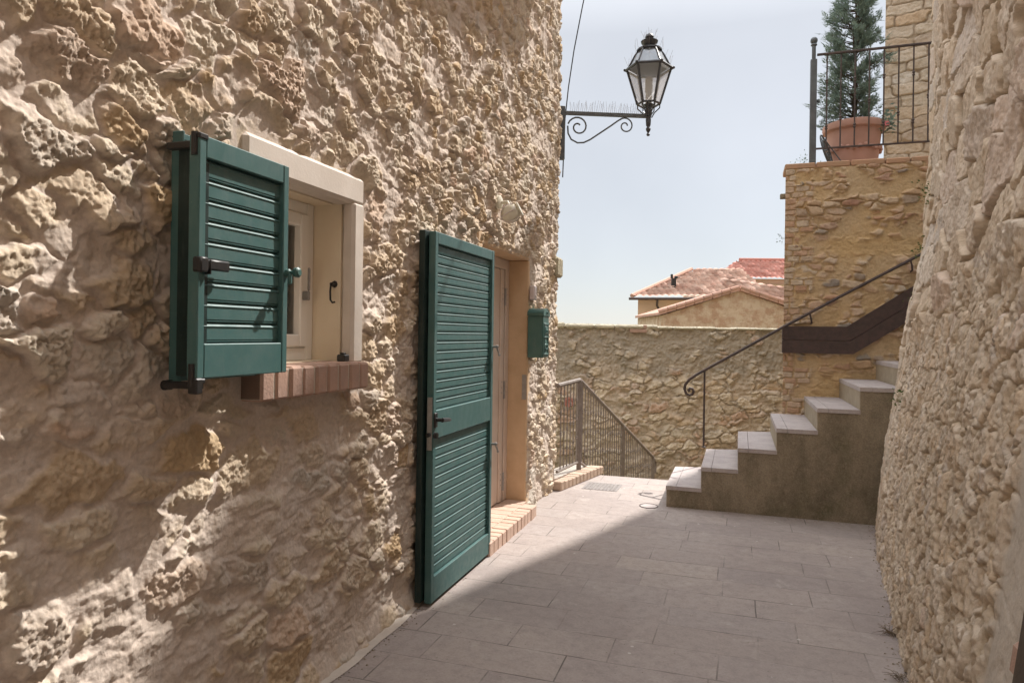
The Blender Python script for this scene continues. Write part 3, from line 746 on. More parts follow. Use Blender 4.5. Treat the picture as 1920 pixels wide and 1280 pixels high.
obj('glass_panes', mb, M_LGLASS, lan)
mb = MB()
for k in range(6): mb.add([hx(rt*.96, zt+.006, k), hx(rt*.96, zt+.006, k+1), hx(.13, zt+.135, k+1), hx(.13, zt+.135, k)], [(0,1,2,3)]); mb.add([hx(.13, zt+.135, k), hx(.13, zt+.135, k+1), hx(.105, zt+.172, k+1), hx(.105, zt+.172, k)], [(0,1,2,3)])
obj('roof_panes', mb, plain('lantern_cap', (.30,.33,.36), (.22,.24,.27), 8, .3, .1, 60, .002, .4, .5), lan)
mb = MB(); mb.lathe([(.03, 0), (.03, .10), (.036, .105), (.036, .24), (.02, .25)], (LX, LY, zb+.01), 12)
obj('bulb', mb, plain('bulb_glass', (.60,.60,.56), (.52,.52,.48), 8, .3), lan, smooth=True)

mb = MB(); mb.tube([P(6.30, -1.30, 5.2), P(6.285, -1.44, 4.5), P(6.27, -1.51, 4.1), P(6.255, -1.555, 3.75), P(6.24, -1.58, 3.45), P(6.22, -1.59, 2.9)], .006, 6)
thing(obj('cable', mb, M_BLACK, None, P(6.22, -1.59, 2.9)), 'thin black cable hanging down the corner of the stone house above the bracket', 'cable')

mb = MB(); mb.tube([P(6.09, -.98, 5.2), P(6.03, -.6, 5.42), P(6.2, -.1, 5.74), P(6.6, .8, 6.4), P(7.6, 3.0, 8.0)], .011, 6)
thing(obj('cable', mb, M_BLACK, None, P(6.09, -.98, 5.2)), 'overhead cable running from the eave of the stone house across the alley', 'cable')

# ------------------------------------------------------------------ right wall (battered rubble and big blocks)
rw = root('boundary_wall', 'leaning rubble wall with big worn blocks along the right of the alley', 'wall', P(3.0, 1.0, 0))
BZs = np.array([-.3, 0, .55, 1.17, 1.61, 2.09, 2.77, 3.97, 8]); BNs = np.array([-.03, 0, .05, .135, .22, .30, .335, .35, .36])
UU = np.concatenate([steps(-4.5, (1.2, .08), (1.6, .01), (5.55, .0065)), np.linspace(5.55, 5.55+.35*math.pi/2, 40)[1:], 5.55+.35*math.pi/2+np.linspace(0, 1.5, 20)[1:]])
T = steps(-.2, (0, .04), (2.4, .006), (4.3, .008), (6.2, .08))
U, V = np.meshgrid(UU.astype(np.float32), T.astype(np.float32))
k = sst(1.25, 1.75, V - .16*(4.2-U) + .15*fbm(U*2, V*2, 7, 2))     # big blocks above, streaky rubble below
wu = fbm(U*5, V*5, 111, 3)*.05; wv = fbm(U*5+4, V*5, 112, 3)*.04
F1, F2, r1, r2, dx, dy = cells(U+wu, V+wv, .40, .22, 121, .75, 3.6, .35)
G1, G2, q1, q2, ex, ey = cells(U+wu, V+wv*1.5, .17, .13, 131, .9, 2.6, .6)
eb = sst(.0, .10, F2-F1); es = sst(.0, .14, G2-G1)
n1 = fbm(U*9, V*6, 141, 4, .6); n2 = fbm(U*46, V*22, 151, 4, .62); n3 = fbm(U*90, V*60, 155, 2, .6)
hb = eb*(.040+.028*r2+(dx*(r1-.5)+dy*(r2-.5))*.07) + n1*.010 + n2*.0055 + n3*.002 - sst(.25, .7, n2)*.007
n4 = fbm(U*32, V*13, 157, 5, .68); n5 = fbm(U*13, V*9, 159, 3, .6)
hs_ = es*(.009+.012*q2) + n1*.009 + n4*.010 + n3*.003 - sst(.25, .8, n4)*.012 - sst(.3, .8, n5)*.022
H = hb*k+hs_*(1-k) + fbm(U*1.1, V*1.1, 161, 2)*.014
H = H*(1-.45*sst(5.0, 5.5, U))
pl = sst(2.06, 2.0, U + .03*fbm(U*6, V*6, 8, 2))*sst(2.05, 1.95, V)
H = H*(1-.85*pl)
nb_ = .31+.118*np.minimum(UU, 5.55); 
ss = UU.copy(); nn = nb_.copy(); nd = np.zeros((len(UU), 2)); 
for i, x in enumerate(UU):
    a = min(max((x-5.55)/.35, 0), math.pi/2)
    ss[i] = min(x, 5.55)+.35*math.sin(a) if x > 5.55 else x
    nd[i] = (math.sin(a), -math.cos(a))
    if x > 5.55: nn[i] = nb_[i]+.35*(1-math.cos(a))
    if x > 5.55+.35*math.pi/2: nn[i] += x-5.55-.35*math.pi/2
bat = np.interp(T, BZs, BNs)[:, None]
SS = ss[None,:]+H*nd[None,:,0] - bat*np.clip(nd[None,:,0], 0, 1)*.9; NNN = nn[None,:]+H*nd[None,:,1]+bat*np.clip(-nd[None,:,1], 0.0, 1)
SS = ss[None,:]+H*nd[None,:,0]; NNN = nn[None,:]+H*nd[None,:,1]+bat
X = SS*DX+NNN*NX; Y = SS*DY+NNN*NY
tint = np.clip(pl + .55*sst(.15, .55, fbm(U*2.3, V*1.3, 171, 3))*sst(4.0, 5.6, U), 0, 1)
stn = np.clip((eb*k+es*(.6+.4*sst(-.3, .4, n1))*(1-k)), 0, 1); rn = np.where(k > .5, r1, np.clip(.6*q1+.2+.3*fbm(U*7, V*3, 181, 3), 0, 1))
grid('wall', X, Y, V.astype(np.float64), M_RIGHT, rw, attrs=dict(stone=stn, rnd=rn, tint=tint))
mb = MB()
mb.box(1.64, 1.985, .50, .62, -.05, 1.95, .02, fr=lambda a, b, c: P(a, b+.04*a/1.8+float(np.interp(c, BZs, BNs))*.9, c))
obj('plaster_jamb', mb, plain('grey_plaster', (.42,.38,.34), (.35,.32,.29), 4, .9, .5, 40, .006), rw)
mb = MB(); mb.box(.9, 1.635, .40, .56, -.05, 1.85, .01, fr=lambda a, b, c: P(a, b+.04*a/1.8+float(np.interp(c, BZs, BNs))*.9, c)); obj('doorway_panel', mb, plain('recess_shade', (.10,.075,.055), (.06,.045,.035), 9, .7), rw)  # flush panel; the dark of the doorway recess is put into its colour
mb = MB()
for i, z in enumerate((.62, .72, 1.0, 1.08)): mb.box(1.65, 1.73, .49, .565, z, z+.07, .008, fr=lambda a, b, c: P(a, b+float(np.interp(c, BZs, BNs))*.9, c))
obj('jamb_bricks', mb, M_BRICK, rw)

# ------------------------------------------------------------------ outside staircase
st = root('staircase', 'outside stone staircase climbing right between the ochre wall and the leaning wall', 'staircase', P(5.9, .2, 0))
RISE, N0 = .1755, -.568
NS = [-.568, -.286, .0, .291, .588, .888, 1.19, 1.49, 1.79, 2.09, 2.39, 2.69]
NST = 11
def sback(n): return min(6.995, 6.72+.29*(n+.568))
mb = MB()
for i in range(NST):
    n0, n1 = NS[i], NS[i+1]
    z1 = RISE*(i+1)-.032
    vs = [P(5.845, n0+.008, -.02), P(5.845, n1+.008, -.02), P(sback(n1), n1+.008, -.02), P(sback(n0), n0+.008, -.02)]
    vs += [(x, y, z1) for x, y, z in vs]
    mb.add(vs, [(0,1,2,3),(7,6,5,4),(0,4,5,1),(1,5,6,2),(2,6,7,3),(3,7,4,0)])
obj('body', mb, M_CONC, st)
for i in range(NST):
    n0 = NS[i]; n1 = NS[i+1]+(.008 if i < NST-1 else 0); z1 = RISE*(i+1); nm = n0+.085
    mb = MB()
    for (a, b) in ((n0, nm-.0015), (nm+.0015, n1)):
        vs = [P(5.838, a, z1-.032), P(5.838, b, z1-.032), P(sback(b)-.002, b, z1-.032), P(sback(a)-.002, a, z1-.032)]
        vs += [P(5.841, a+.003 if a == n0 else a, z1), P(5.841, b, z1), P(sback(b)-.002, b, z1), P(sback(a)-.002, a+.003 if a == n0 else a, z1)]
        mb.add(vs, [(0,1,2,3),(7,6,5,4),(0,4,5,1),(1,5,6,2),(2,6,7,3),(3,7,4,0)])
    obj('tread', mb, M_SLAB, st)
    if i:
        mb = MB()
        zz = z1-.0325; z0 = RISE*i+.0005
        vs = [P(5.848, n0+.0035, z0), P(sback(n0)-.004, n0+.0035, z0), P(sback(n0)-.004, n0+.0035, zz), P(5.848, n0+.0035, zz)]
        vs += [P(5.848, n0+.0075, z0), P(sback(n0)-.004, n0+.0075, z0), P(sback(n0)-.004, n0+.0075, zz), P(5.848, n0+.0075, zz)]
        mb.add(vs, [(0,1,2,3),(7,6,5,4),(0,4,5,1),(1,5,6,2),(2,6,7,3),(3,7,4,0)])
        obj('riser', mb, M_RISER, st)

# ------------------------------------------------------------------ terrace building
ter = root('terrace_building', 'ochre rubble and brick terrace building rising behind the staircase', 'building', P(7.0, 1.5, 0))
TN0, TN1, TSF, TZ = .40, 4.2, 6.995, 3.03
UU = np.concatenate([steps(TN0, (1.9, .006), (TN1, .03))]); T = steps(-.1, (.5, .02), (TZ, .0058))
U, V = np.meshgrid(UU.astype(np.float32), T.astype(np.float32))
wu = fbm(U*6, V*6, 211, 3)*.03; wv = fbm(U*6+4, V*6, 212, 3)*.016
F1, F2, r1, r2, dx, dy = cells(U+wu, V+wv, .17, .068, 221, .8, 3.4, .35)
G1, G2, q1, q2, ex, ey = cells(U+wu*.3, V+wv*.4, .13, .055, 231, .25, 6, .05)
quo = sst(.60, .54, U+.08*np.sign(np.sin(V*22)))
e = sst(.03, .26, F2-F1); eq = sst(.05, .2, G2-G1)
show = sst(-.12, .3, fbm(U*4.5, V*5.5, 241, 3)+.28*(r2-.35))       # stones showing through the mortar
band = sst(.12, .04, np.abs(V-2.28-.02*fbm(U*3, V*3, 9, 2)))*sst(.7, .85, U) + sst(1.25, .95, V)*sst(.5, .8, U+.3*fbm(U*3, V*3, 19, 2))
show = show*(1-.9*np.clip(band, 0, 1))
H = e*show*(.010+.030*r2)*(1-quo) + eq*quo*(.010+.010*q2) + fbm(U*14, V*14, 251, 4)*.005 + fbm(U*50, V*50, 252, 3)*.0025
sto = np.clip(e*show*(1-quo)+eq*quo*.9, 0, 1); rn = np.where(quo > .5, .44+.2*q1, r1)
def tp(s, n): return s*DX+n*NX, s*DY+n*NY
SS = TSF-H; NNN = U.astype(np.float64)
X, Y = tp(SS, NNN); grid('front_wall', X, Y, V.astype(np.float64), M_TERR, ter, attrs=dict(stone=sto, rnd=rn, tint=np.clip(band, 0, 1)*.6))
# left return runs back at an angle; rough quoin edge
la = rad(40); LD = (math.sin(la), math.cos(la))
mb = MB(); c0 = P(TSF+.001, TN0+.001, 0); c1 = (c0[0]+LD[0]*4.5, c0[1]+LD[1]*4.5); c2 = P(TSF, TN1, 0); c3 = (c1[0]+3, c1[1]-1)
poly = [c0[:2], c1, c3, c2[:2]]
mb.add([(*p, -4) for p in poly] + [(*p, TZ) for p in poly], [(0,1,5,4),(1,2,6,5),(2,3,7,6),(4,5,6,7)])
obj('side_wall', mb, M_TERR, ter)
mb = MB(); rr = random.Random(5)
n = TN0-.006
while n < 3.2:
    w = rr.uniform(.2, .32); j = rr.uniform(-.006, .006)
    mb.box(TSF-.014+j, TSF+.34, n, n+w-.008, TZ-.004, TZ+.045+j, .008); n += w
obj('coping', mb, plain('coping_tile', (.46,.27,.17), (.38,.25,.16), 6, .9, .5, 50, .006), ter)
mb = MB(); mb.box(TSF-.0, TSF+.06, TN0-.045, TN0+.1, 2.755, 2.80, .006); obj('drain_stub', mb, M_CONC, ter)
def band(z0, z1, so_):
    mb = MB(); t34 = math.tan(rad(34.5)); off = 0
    nk = .95+(1.40-z0)*.0; ne = 3.0
    kx = lambda z: .943+(1.53-z)*.22
    poly = [(TN0-.012, z0), (kx(z0), z0), (ne, z0+(ne-kx(z0))*t34), (ne, z1+(ne-kx(z1))*t34), (kx(z1), z1), (TN0-.012, z1)]
    mb.prism(poly, TSF+.02, TSF-so_, lambda a, b, d: P(d, a, b)); return mb
def band_bolts():
    mb = MB()
    for n_ in (.47, .70, .92): 
        for z_ in (1.345, 1.47): mb.lathe([(.008, 0), (.007, .003), (.002, .005)], P(TSF-.045-.010*(z_ < 1.4), n_, z_), 8, axis=(-DX, -DY, 0))
    for n_ in (1.15, 1.40):
        for dz in (-.19, -.06): mb.lathe([(.008, 0), (.007, .003), (.002, .005)], P(TSF-.045-.010*(dz < -.1), n_, 1.535+(n_-.943)*.687+dz), 8, axis=(-DX, -DY, 0))
    return mb
bd = obj('brown_band', band(1.405, 1.535, .045), M_BAND, ter)
obj('bolts', band_bolts(), M_RUST, bd)['kind'] = 'stuff'
obj('lower_strip', band(1.283, 1.402, .055), M_BAND, bd)

hr = root('handrail', 'thin dark iron handrail with a scrolled end climbing beside the staircase', 'handrail', P(6.86, -.31, .35))
HS = 6.88
pts = [(-.376, 1.062), (.40, 1.53), (1.535, 2.19), (2.3, 2.64)]
mb = MB()
crv = [(-.345, 1.081), (-.40, 1.045), (-.455, 1.005), (-.492, .955), (-.50, .91), (-.485, .868), (-.455, .85), (-.425, .862), (-.413, .89), (-.425, .915), (-.45, .918), (-.462, .90), (-.452, .885)]
mb.tube([P(HS, n, z) for n, z in [(2.3, 2.64), (1.535, 2.19), (.9, 1.825), (.40, 1.53)] + crv], .0135, 8)
obj('rail', mb, M_RUST, hr, smooth=True)
mb = MB(); mb.tube([P(HS, -.313, .352), P(HS, -.313, 1.09)], .010, 8); mb.lathe([(.022, 0), (.02, .008), (.01, .012)], P(HS, -.313, .3515), 10); obj('post', mb, M_RUST, hr, smooth=True)
for n_, z_ in ((.62, 1.66), (1.44, 2.135)):
    mb = MB(); mb.tube([P(HS, n_, z_-.008), P(HS, n_+.01, z_-.05), P(HS+.03, n_+.02, z_-.09), P(TSF-.02, n_+.02, z_-.10)], .008, 7); obj('bracket', mb, M_RUST, hr, smooth=True)

# terrace railing
tr = root('terrace_railing', 'dark iron balcony railing with a tall ball topped post on the terrace edge', 'railing', P(7.15, 1.1, TZ))
TS = 7.14
mb = MB(); mb.box(TS-.027, TS+.027, .618, .676, TZ+.04, 4.10, .004); mb.lathe([(.018, 0), (.018, .13), (.03, .14), (.024, .155), (.012, .16)], P(TS, .647, 4.10), 12); mb.ball(P(TS, .647, 4.285), .034, 10)
mb.ball(P(TS, .69, 3.70), .018, 6)
obj('post', mb, M_IRON, tr, smooth=True)
mb = MB(); mb.box(TS-.012, TS+.012, .676, 3.2, 4.135, 4.155, .003); mb.box(TS-.009, TS+.009, .676, 3.2, 3.235, 3.251, .002); obj('rails', mb, M_RUST, tr)
for i in range(20):
    n_ = .765+i*.122
    mb = MB(); mb.tube([P(TS, n_, 3.25), P(TS, n_, 4.137)], .0068, 6)
    for z_ in ((3.52, ) if i % 4 == 1 else (3.44, 3.88) if i % 4 in (0, 2) else (3.66, )): mb.lathe([(.007, -.025), (.014, -.012), (.009, 0), (.015, .012), (.007, .026)], P(TS, n_, z_), 8)
    obj('baluster', mb, M_RUST, tr, smooth=True)

# wire rack beside the pot
mb = MB(); rc = Vector(P(7.26, .785, 3.24)); e1 = Vector((NX*.35+DX*.9, NY*.35+DY*.9, 0)).normalized(); e2 = Vector((NX*-.28, NY*-.28, .96)).normalized()
for r_ in (.165, .11): mb.tube([rc+e1*r_*math.cos(a)*.8+e2*r_*math.sin(a) for a in np.linspace(0, 6.283, 25)], .008, 6, False)
for k in range(6):
    a = k*math.pi/6; mb.tube([rc-(e1*.8*math.cos(a)+e2*math.sin(a))*.16, rc+(e1*.8*math.cos(a)+e2*math.sin(a))*.16], .0035, 5)
mb.tube([rc+e2*.165, rc+e2*.0+Vector((NX*.06, NY*.06, 0)), rc-e2*.17+Vector((NX*.12, NY*.12, .0))], .006, 6)
thing(obj('wire_rack', mb, M_IRON, None, P(7.26, .79, 3.07)), 'round grey wire rack leaning between railing post and terracotta pot', 'wire rack')

# potted conifer
PC = P(7.50, 1.055, 0); PB = TZ
pc = root('potted_conifer', 'tall blue green conifer in a big terracotta pot behind the terrace railing', 'potted tree', (PC[0], PC[1], PB))
mb = MB(); mb.lathe([(.19, 0), (.20, .02), (.215, .12), (.243, .40), (.247, .43), (.28, .445), (.288, .47), (.285, .505), (.265, .515), (.25, .50), (.24, .45)], (PC[0], PC[1], PB), 28)
pot = obj('pot', mb, M_TERRA, pc, smooth=True)
mb = MB()
for i in range(28):
    a = 6.283*i/28; rr_ = .238; mb.ball((PC[0]+rr_*math.cos(a), PC[1]+rr_*math.sin(a), PB+.25+.012*math.sin(a*7)), .022, 6)
obj('garland', mb, M_TERRA, pot, smooth=True)
mb = MB(); mb.lathe([(.245, .46), (.2, .475), (.02, .48)], (PC[0], PC[1], PB), 20); obj('soil', mb, M_SOIL, pot)
mb = MB(); mb.tube([(PC[0], PC[1], PB+.45), (PC[0]+.01, PC[1], PB+.9), (PC[0]-.01, PC[1], PB+1.4), (PC[0]+.03, PC[1], PB+1.85)], [.028, .022, .014, .004], 7)
rr = random.Random(11); BR = []
def crown_r(z): return float(np.interp(z, [.42, .56, .75, .95, 1.05, 1.25, 1.5, 1.7, 1.88], [.24, .30, .31, .25, .20, .25, .24, .19, .09]))
CL = [(.46+1.4*(j+rr.random())/46, j*2.4+rr.uniform(-.5, .5)) for j in range(46)]
for i in range(230):
    z0, a = CL[i % 46]; z0 += rr.gauss(0, .028); a += rr.gauss(0, .22); r_ = crown_r(z0)*(.50+.95*((i % 46)*.618 % 1))*rr.uniform(.8, 1.1)
    up = rr.uniform(.02, .12)
    p0 = Vector((PC[0], PC[1], PB+z0-.06)); p1 = Vector((PC[0]+r_*math.cos(a), PC[1]+r_*math.sin(a), PB+z0+up))
    mb.tube([p0, p0.lerp(p1, .5)-Vector((0,0,.01)), p1], [.006, .004, .002], 4); BR.append((p0, p1))
obj('trunk', mb, M_BARK, pc)
mb = MB()
def spray(p, d, ln):
    d = d.normalized(); h = Vector((rr.uniform(-1,1), rr.uniform(-1,1), rr.uniform(-1,1))); sd = d.cross(h).normalized()
    nl = 7
    for k in range(nl):
        t = k/(nl-1); q = p+d*ln*t
        for sgn in (-1, 1):
            w = ln*(.42*(1-t)+.10); dd = (d*.8+sd*sgn*.75+Vector((rr.uniform(-.25,.25), rr.uniform(-.25,.25), rr.uniform(-.2,.3)))).normalized()
            wd = dd.cross(h).normalized()*w*.14
            mb.add([q-wd*.5, q+dd*w*.5-wd, q+dd*w, q+dd*w*.5+wd], [(0,1,2,3)])
for p0, p1 in BR:
    L_ = (p1-p0)
    for k in range(12):
        t = rr.uniform(.45, 1.05); q = p0+L_*t+Vector((rr.gauss(0,.022), rr.gauss(0,.022), rr.gauss(0,.022)))
        d = L_.normalized()*.8+Vector((rr.gauss(0,.55), rr.gauss(0,.55), rr.gauss(.25,.5)))
        spray(q, d, rr.uniform(.05, .10))
obj('crown', mb, M_CYP, pc)
# flowering plant beside the pot and trailing plant by the post
fp = root('flowering_plant', 'small leafy plant with one pink flower hanging over the rim of the terracotta pot', 'plant', P(7.45, 1.24, TZ+.5))
mb = MB()
fc = Vector(P(7.38, 1.33, 3.50))
for i in range(110):
    q = fc+Vector((rr.gauss(0,.05), rr.gauss(0,.05), rr.gauss(.02,.055))); d = Vector((rr.gauss(0,1), rr.gauss(0,1), rr.gauss(.3,.6))).normalized(); w = d.cross(Vector((.3,.2,1))).normalized()*.015; l = rr.uniform(.03,.055)
    mb.add([q, q+d*l*.5+w, q+d*l, q+d*l*.5-w], [(0,1,2,3)])
obj('foliage', mb, M_CYP, fp)
mb = MB(); mb.tube([P(7.45, 1.24, TZ+.50), P(7.42, 1.29, TZ+.52), tuple(fc)], .006, 6); obj('stem', mb, M_BARK, fp)
mb = MB(); fl = Vector(P(7.29, 1.31, 3.48))
for k in range(6):
    a = k*1.047; d = Vector((NX*math.cos(a), NY*math.cos(a), math.sin(a))); w = d.cross(Vector((DX,DY,0))).normalized()*.010
    mb.add([fl, fl+d*.014+w, fl+d*.028, fl+d*.014-w], [(0,1,2,3)])
obj('flower', mb, M_FLOW, fp)
def weed(name, c, n, sp, l0, l1, m, label, cat='plant', droop=0., wid=.22):
    mb = MB(); c = Vector(c)
    for i in range(n):
        q = c+Vector((rr.gauss(0,sp), rr.gauss(0,sp), rr.gauss(0,sp))); d = Vector((rr.gauss(-.5*NX,.6), rr.gauss(-.5*NY,.6), rr.gauss(.4-droop,.5))).normalized(); l = rr.uniform(l0,l1); w = d.cross(Vector((DX,DY,.2))).normalized()*l*wid
        mb.add([c, q, c+(q-c)*.5+Vector((.002,.002,.002))], [(0,1,2)])
        mb.add([q, q+d*l*.5+w, q+d*l, q+d*l*.5-w], [(0,1,2,3)])
    return thing(obj(name, mb, m, None, tuple(c)), label, cat)
weed('trailing_plant', P(7.05, .575, 3.12), 26, .045, .012, .025, M_CYP, 'sparse dark trailing plant at the foot of the terrace railing post', droop=.7)
weed('creeper', P(7.02, .385, 2.38), 16, .035, .012, .025, M_CYP, 'small dark creeper on the left edge of the terrace building', droop=.5)
def rwp(s, z, out=.03): return P(s, .31+.118*s+float(np.interp(z, BZs, BNs))-out, z)
weed('wall_weed', rwp(5.30, 2.42, .015), 60, .05, .012, .032, M_LEAF, 'largest green weed tuft growing from a crack high in the leaning wall')
weed('wall_weed', rwp(5.35, 2.05, .015), 40, .035, .012, .028, M_LEAF, 'green weed tuft in the leaning wall just below the largest tuft')
weed('wall_weed', rwp(5.50, 1.72, .012), 30, .03, .012, .022, M_LEAF, 'dry green tuft at the wall edge beside the brown band')
weed('wall_weed', rwp(4.9, 1.05, .03), 26, .03, .015, .03, M_LEAF, 'little green tuft low on the leaning wall beside the stair steps')

# ------------------------------------------------------------------ tower beyond the terrace (its shadow falls across the alley)
TWX, TWY, TWT = 4.11, 7.60, 5.55
tow = root('stone_tower', 'house corner of squared stone blocks rising behind the terrace railing', 'house', (TWX+2, TWY+.5, 3.0))
fd = (.86, -.51)
UU = steps(0, (1.2, .009), (4, .1)); T = steps(2.9, (TWT, .009))
U, V = np.meshgrid(UU.astype(np.float32), T.astype(np.float32))
F1, F2, r1, r2, dx, dy = cells(U+fbm(U*4, V*4, 311, 2)*.02, V+fbm(U*4, V*4+3, 312, 2)*.015, .34, .128, 321, .55, 5, .1)
e = sst(.0, .10, F2-F1); H = e*(.012+.018*r2)+fbm(U*12, V*12, 331, 4)*.007 + fbm(U*40, V*40, 332, 3)*.004
ndx, ndy = -.51, -.86
X = TWX+U*fd[0]+H*ndx; Y = TWY+U*fd[1]+H*ndy
grid('front_wall', X, Y, V.astype(np.float64), M_TOWER, tow, attrs=dict(stone=e, rnd=r1, tint=e*0))
mb = MB(); pp = [(TWX, TWY), (TWX+4*fd[0], TWY+4*fd[1]), (TWX+4*fd[0]+.66*3, TWY+4*fd[1]+.75*3), (TWX+.66*3, TWY+.75*3)]
mb.add([(*p, 2.9) for p in pp]+[(*p, TWT) for p in pp], [(1,2,6,5),(2,3,7,6),(3,0,4,7),(4,5,6,7)]); obj('side_wall', mb, M_TOWER, tow)

# unseen houses added for the light: one shades the alley, one bounces sun
hh = root('shade_house', 'unseen tall house added beyond the leaning wall to shade the alley', 'house', (9, 6, -2))
HCX, HCY, HCT = 6.44, 9.81, 14.4
pp = [(HCX, HCY), (HCX+.79*12, HCY-.61*12), (HCX+.79*12+.61*5.5, HCY-.61*12+.79*5.5), (HCX+.61*5.5, HCY+.79*5.5)]
mb = MB(); mb.add([(*p, -2) for p in pp]+[(*p, HCT-.15) for p in pp], [(0,1,5,4),(1,2,6,5),(2,3,7,6),(3,0,4,7)]); obj('wall', mb, M_STUCCO, hh)
mb = MB(); mb.add([(*p, HCT-.15) for p in pp]+[(*p, HCT) for p in pp], [(0,1,5,4),(1,2,6,5),(2,3,7,6),(3,0,4,7),(4,5,6,7),(3,2,1,0)]); obj('roof', mb, M_TILE, hh)
fh = root('bounce_facade', 'unseen pale facade added behind the viewer to bounce sunlight into the alley', 'house', P(-6, 0, 0))
mb = MB(); mb.box(-8, -5.2, -8, 8, 0, 11.0); obj('wall', mb, plain('bounce_plaster', (.80,.76,.69), (.76,.72,.65), 3), fh)
for n_ in (-4, 4):
    mb = MB(); mb.box(-5.21, -5.14, n_-.45, n_+.45, 4, 5.4, .02); obj('window_shutter', mb, M_GREEN, fh)

# ------------------------------------------------------------------ back wall across the end of the alley
bw_ = root('garden_wall', 'weathered rubble wall with a pale coping closing the far end of the alley', 'wall', (2.5, 11, -2.4))
UU = steps(-4, (.4, .06), (5.2, .013), (9, .08)); T = steps(-4, (-1.6, .1), (1.56, .013))
U, V = np.meshgrid(UU.astype(np.float32), T.astype(np.float32))
wu = fbm(U*4, V*4, 411, 3)*.06; wv = fbm(U*4+3, V*4, 412, 3)*.04
F1, F2, r1, r2, dx, dy = cells(U+wu, V+wv, .205, .10, 421, .95, 2.6, .7)
e = sst(.02, .2, F2-F1); up = sst(.55, 1.15, V+.3*fbm(U*1.5, V*1.5, 431, 3))
show = sst(-.25, .25, fbm(U*2.2, V*2.2, 441, 3)+.5*(r2-.4)-.55*up+.15)
H = e*show*(.016+.034*r2) + fbm(U*9, V*9, 451, 4, .65)*.016 + fbm(U*30, V*30, 452, 3, .6)*.009
X = U.astype(np.float64); Y = 11-H+.0*U
joint = (1-e)*show
grid('wall', X, Y, V.astype(np.float64), M_BACK, bw_, attrs=dict(stone=np.clip(e*show, 0, 1), rnd=r1, tint=np.clip(.8*up*(1-.45*e*show)+joint*.3+.35*sst(.1,.5,fbm(U*3, V*5, 461, 4)), 0, 1)))
mb = MB(); rr = random.Random(9); x = -3.5
while x < 8:
    w = rr.uniform(.18, .5)
    if not (1.9 < x+w*.5 < 2.15): mb.box(x, x+w-.01, 10.955+rr.uniform(-.02,.01), 11.4, 1.53, 1.608+rr.uniform(-.012,.012)-.012*(x-1), .025, fr=W)
    x += w
obj('coping', mb, plain('pale_coping', (.60,.55,.43), (.45,.41,.32), 5, .95, .9, 18, .03), bw_)
mb = MB()
for i in range(2): mb.box(1.89, 2.165, 10.95, 11.4, 1.47+i*.066, 1.53+i*.066, .008, fr=W)
obj('brick_patch', mb, M_BRICK, bw_)
mb = MB(); mb.lathe([(.0, 0), (.085, 0), (.085, .03), (.06, .035), (.055, .02), (.01, .02)][1:], (.93, 10.96, .34), 10, axis=(0,-1,0))
thing(obj('round_plate', mb, M_REDPL, None, (.93, 10.96, .26)), 'faded red round plate on the far wall, seen through the stair railing', 'plate')

# ------------------------------------------------------------------ railing of the stair that goes down at the end
lr = root('stair_railing', 'grey brown iron railing with thin bars going down the far steps', 'railing', (.69, 6.83, 0))
Q0 = Vector((.43, 6.30, .03)); Q1 = Vector((.685, 6.825, .03)); Q2 = Vector((2.05, 9.8, -1.26)); HT = .945
mb = MB()
mb.tube([Q0+Vector((0,0,HT-.02)), Q1+Vector((0,0,HT))], .021, 8); mb.tube([Q1+Vector((0,0,HT)), Q2+Vector((0,0,HT)), Q2+Vector((.06,.13,HT-.1)), Q2+Vector((.05,.1,HT-.25))], .020, 8)
obj('handrail', mb, M_RAILB, lr, smooth=True)
mb = MB(); mb.tube([Q0+Vector((0,0,.13)), Q1+Vector((0,0,.13))], .014, 6); mb.tube([Q1+Vector((0,0,.13)), Q2+Vector((0,0,.13))], .014, 6); obj('bottom_rail', mb, M_RAILB, lr, smooth=True)
for q in (Q1, Q1.lerp(Q2, .5), Q2):
    mb = MB(); mb.box(q.x-.022, q.x+.022, q.y-.022, q.y+.022, q.z-.02, q.z+HT-.01, .003, fr=W); obj('post', mb, M_RAILB, lr)
def bars(a, b, n):
    for i in range(1, n):
        q = a.lerp(b, i/n); mb = MB(); mb.tube([q+Vector((0,0,.13)), q+Vector((0,0,HT-.01))], .0062, 5)
        for k in range(3):
            z_ = .25+((i*.37+k*.31) % 1)*.6
            mb.lathe([(.006, -.022), (.012, -.008), (.007, 0), (.012, .008), (.006, .022)], q+Vector((0,0,z_)), 6)
        obj('baluster', mb, M_RAILB, lr)
bars(Q0, Q1, 7); bars(Q1, Q2, 36)

kb = root('brick_kerb', 'low brick edged kerb under the railing at the house corner', 'kerb', P(6.5, -1.45, 0))
mb = MB(); KF = lambda a, b, c: P(a, b+.23*(a-6.05), c)
for i in range(12): mb.box(6.05+i*.078, 6.05+i*.078+.072, -1.66, -1.52, 0, .082+random.uniform(-.004,.004), .008, fr=KF)
obj('bricks', mb, plain('kerb_brick', (.52,.40,.31), (.42,.31,.24), 10, .9, .6, 60, .006), kb)
mb = MB(); mb.box(6.06, 6.98, -1.9, -1.53, 0, .075, .01, fr=KF); obj('mortar_bed', mb, M_CEM, kb)

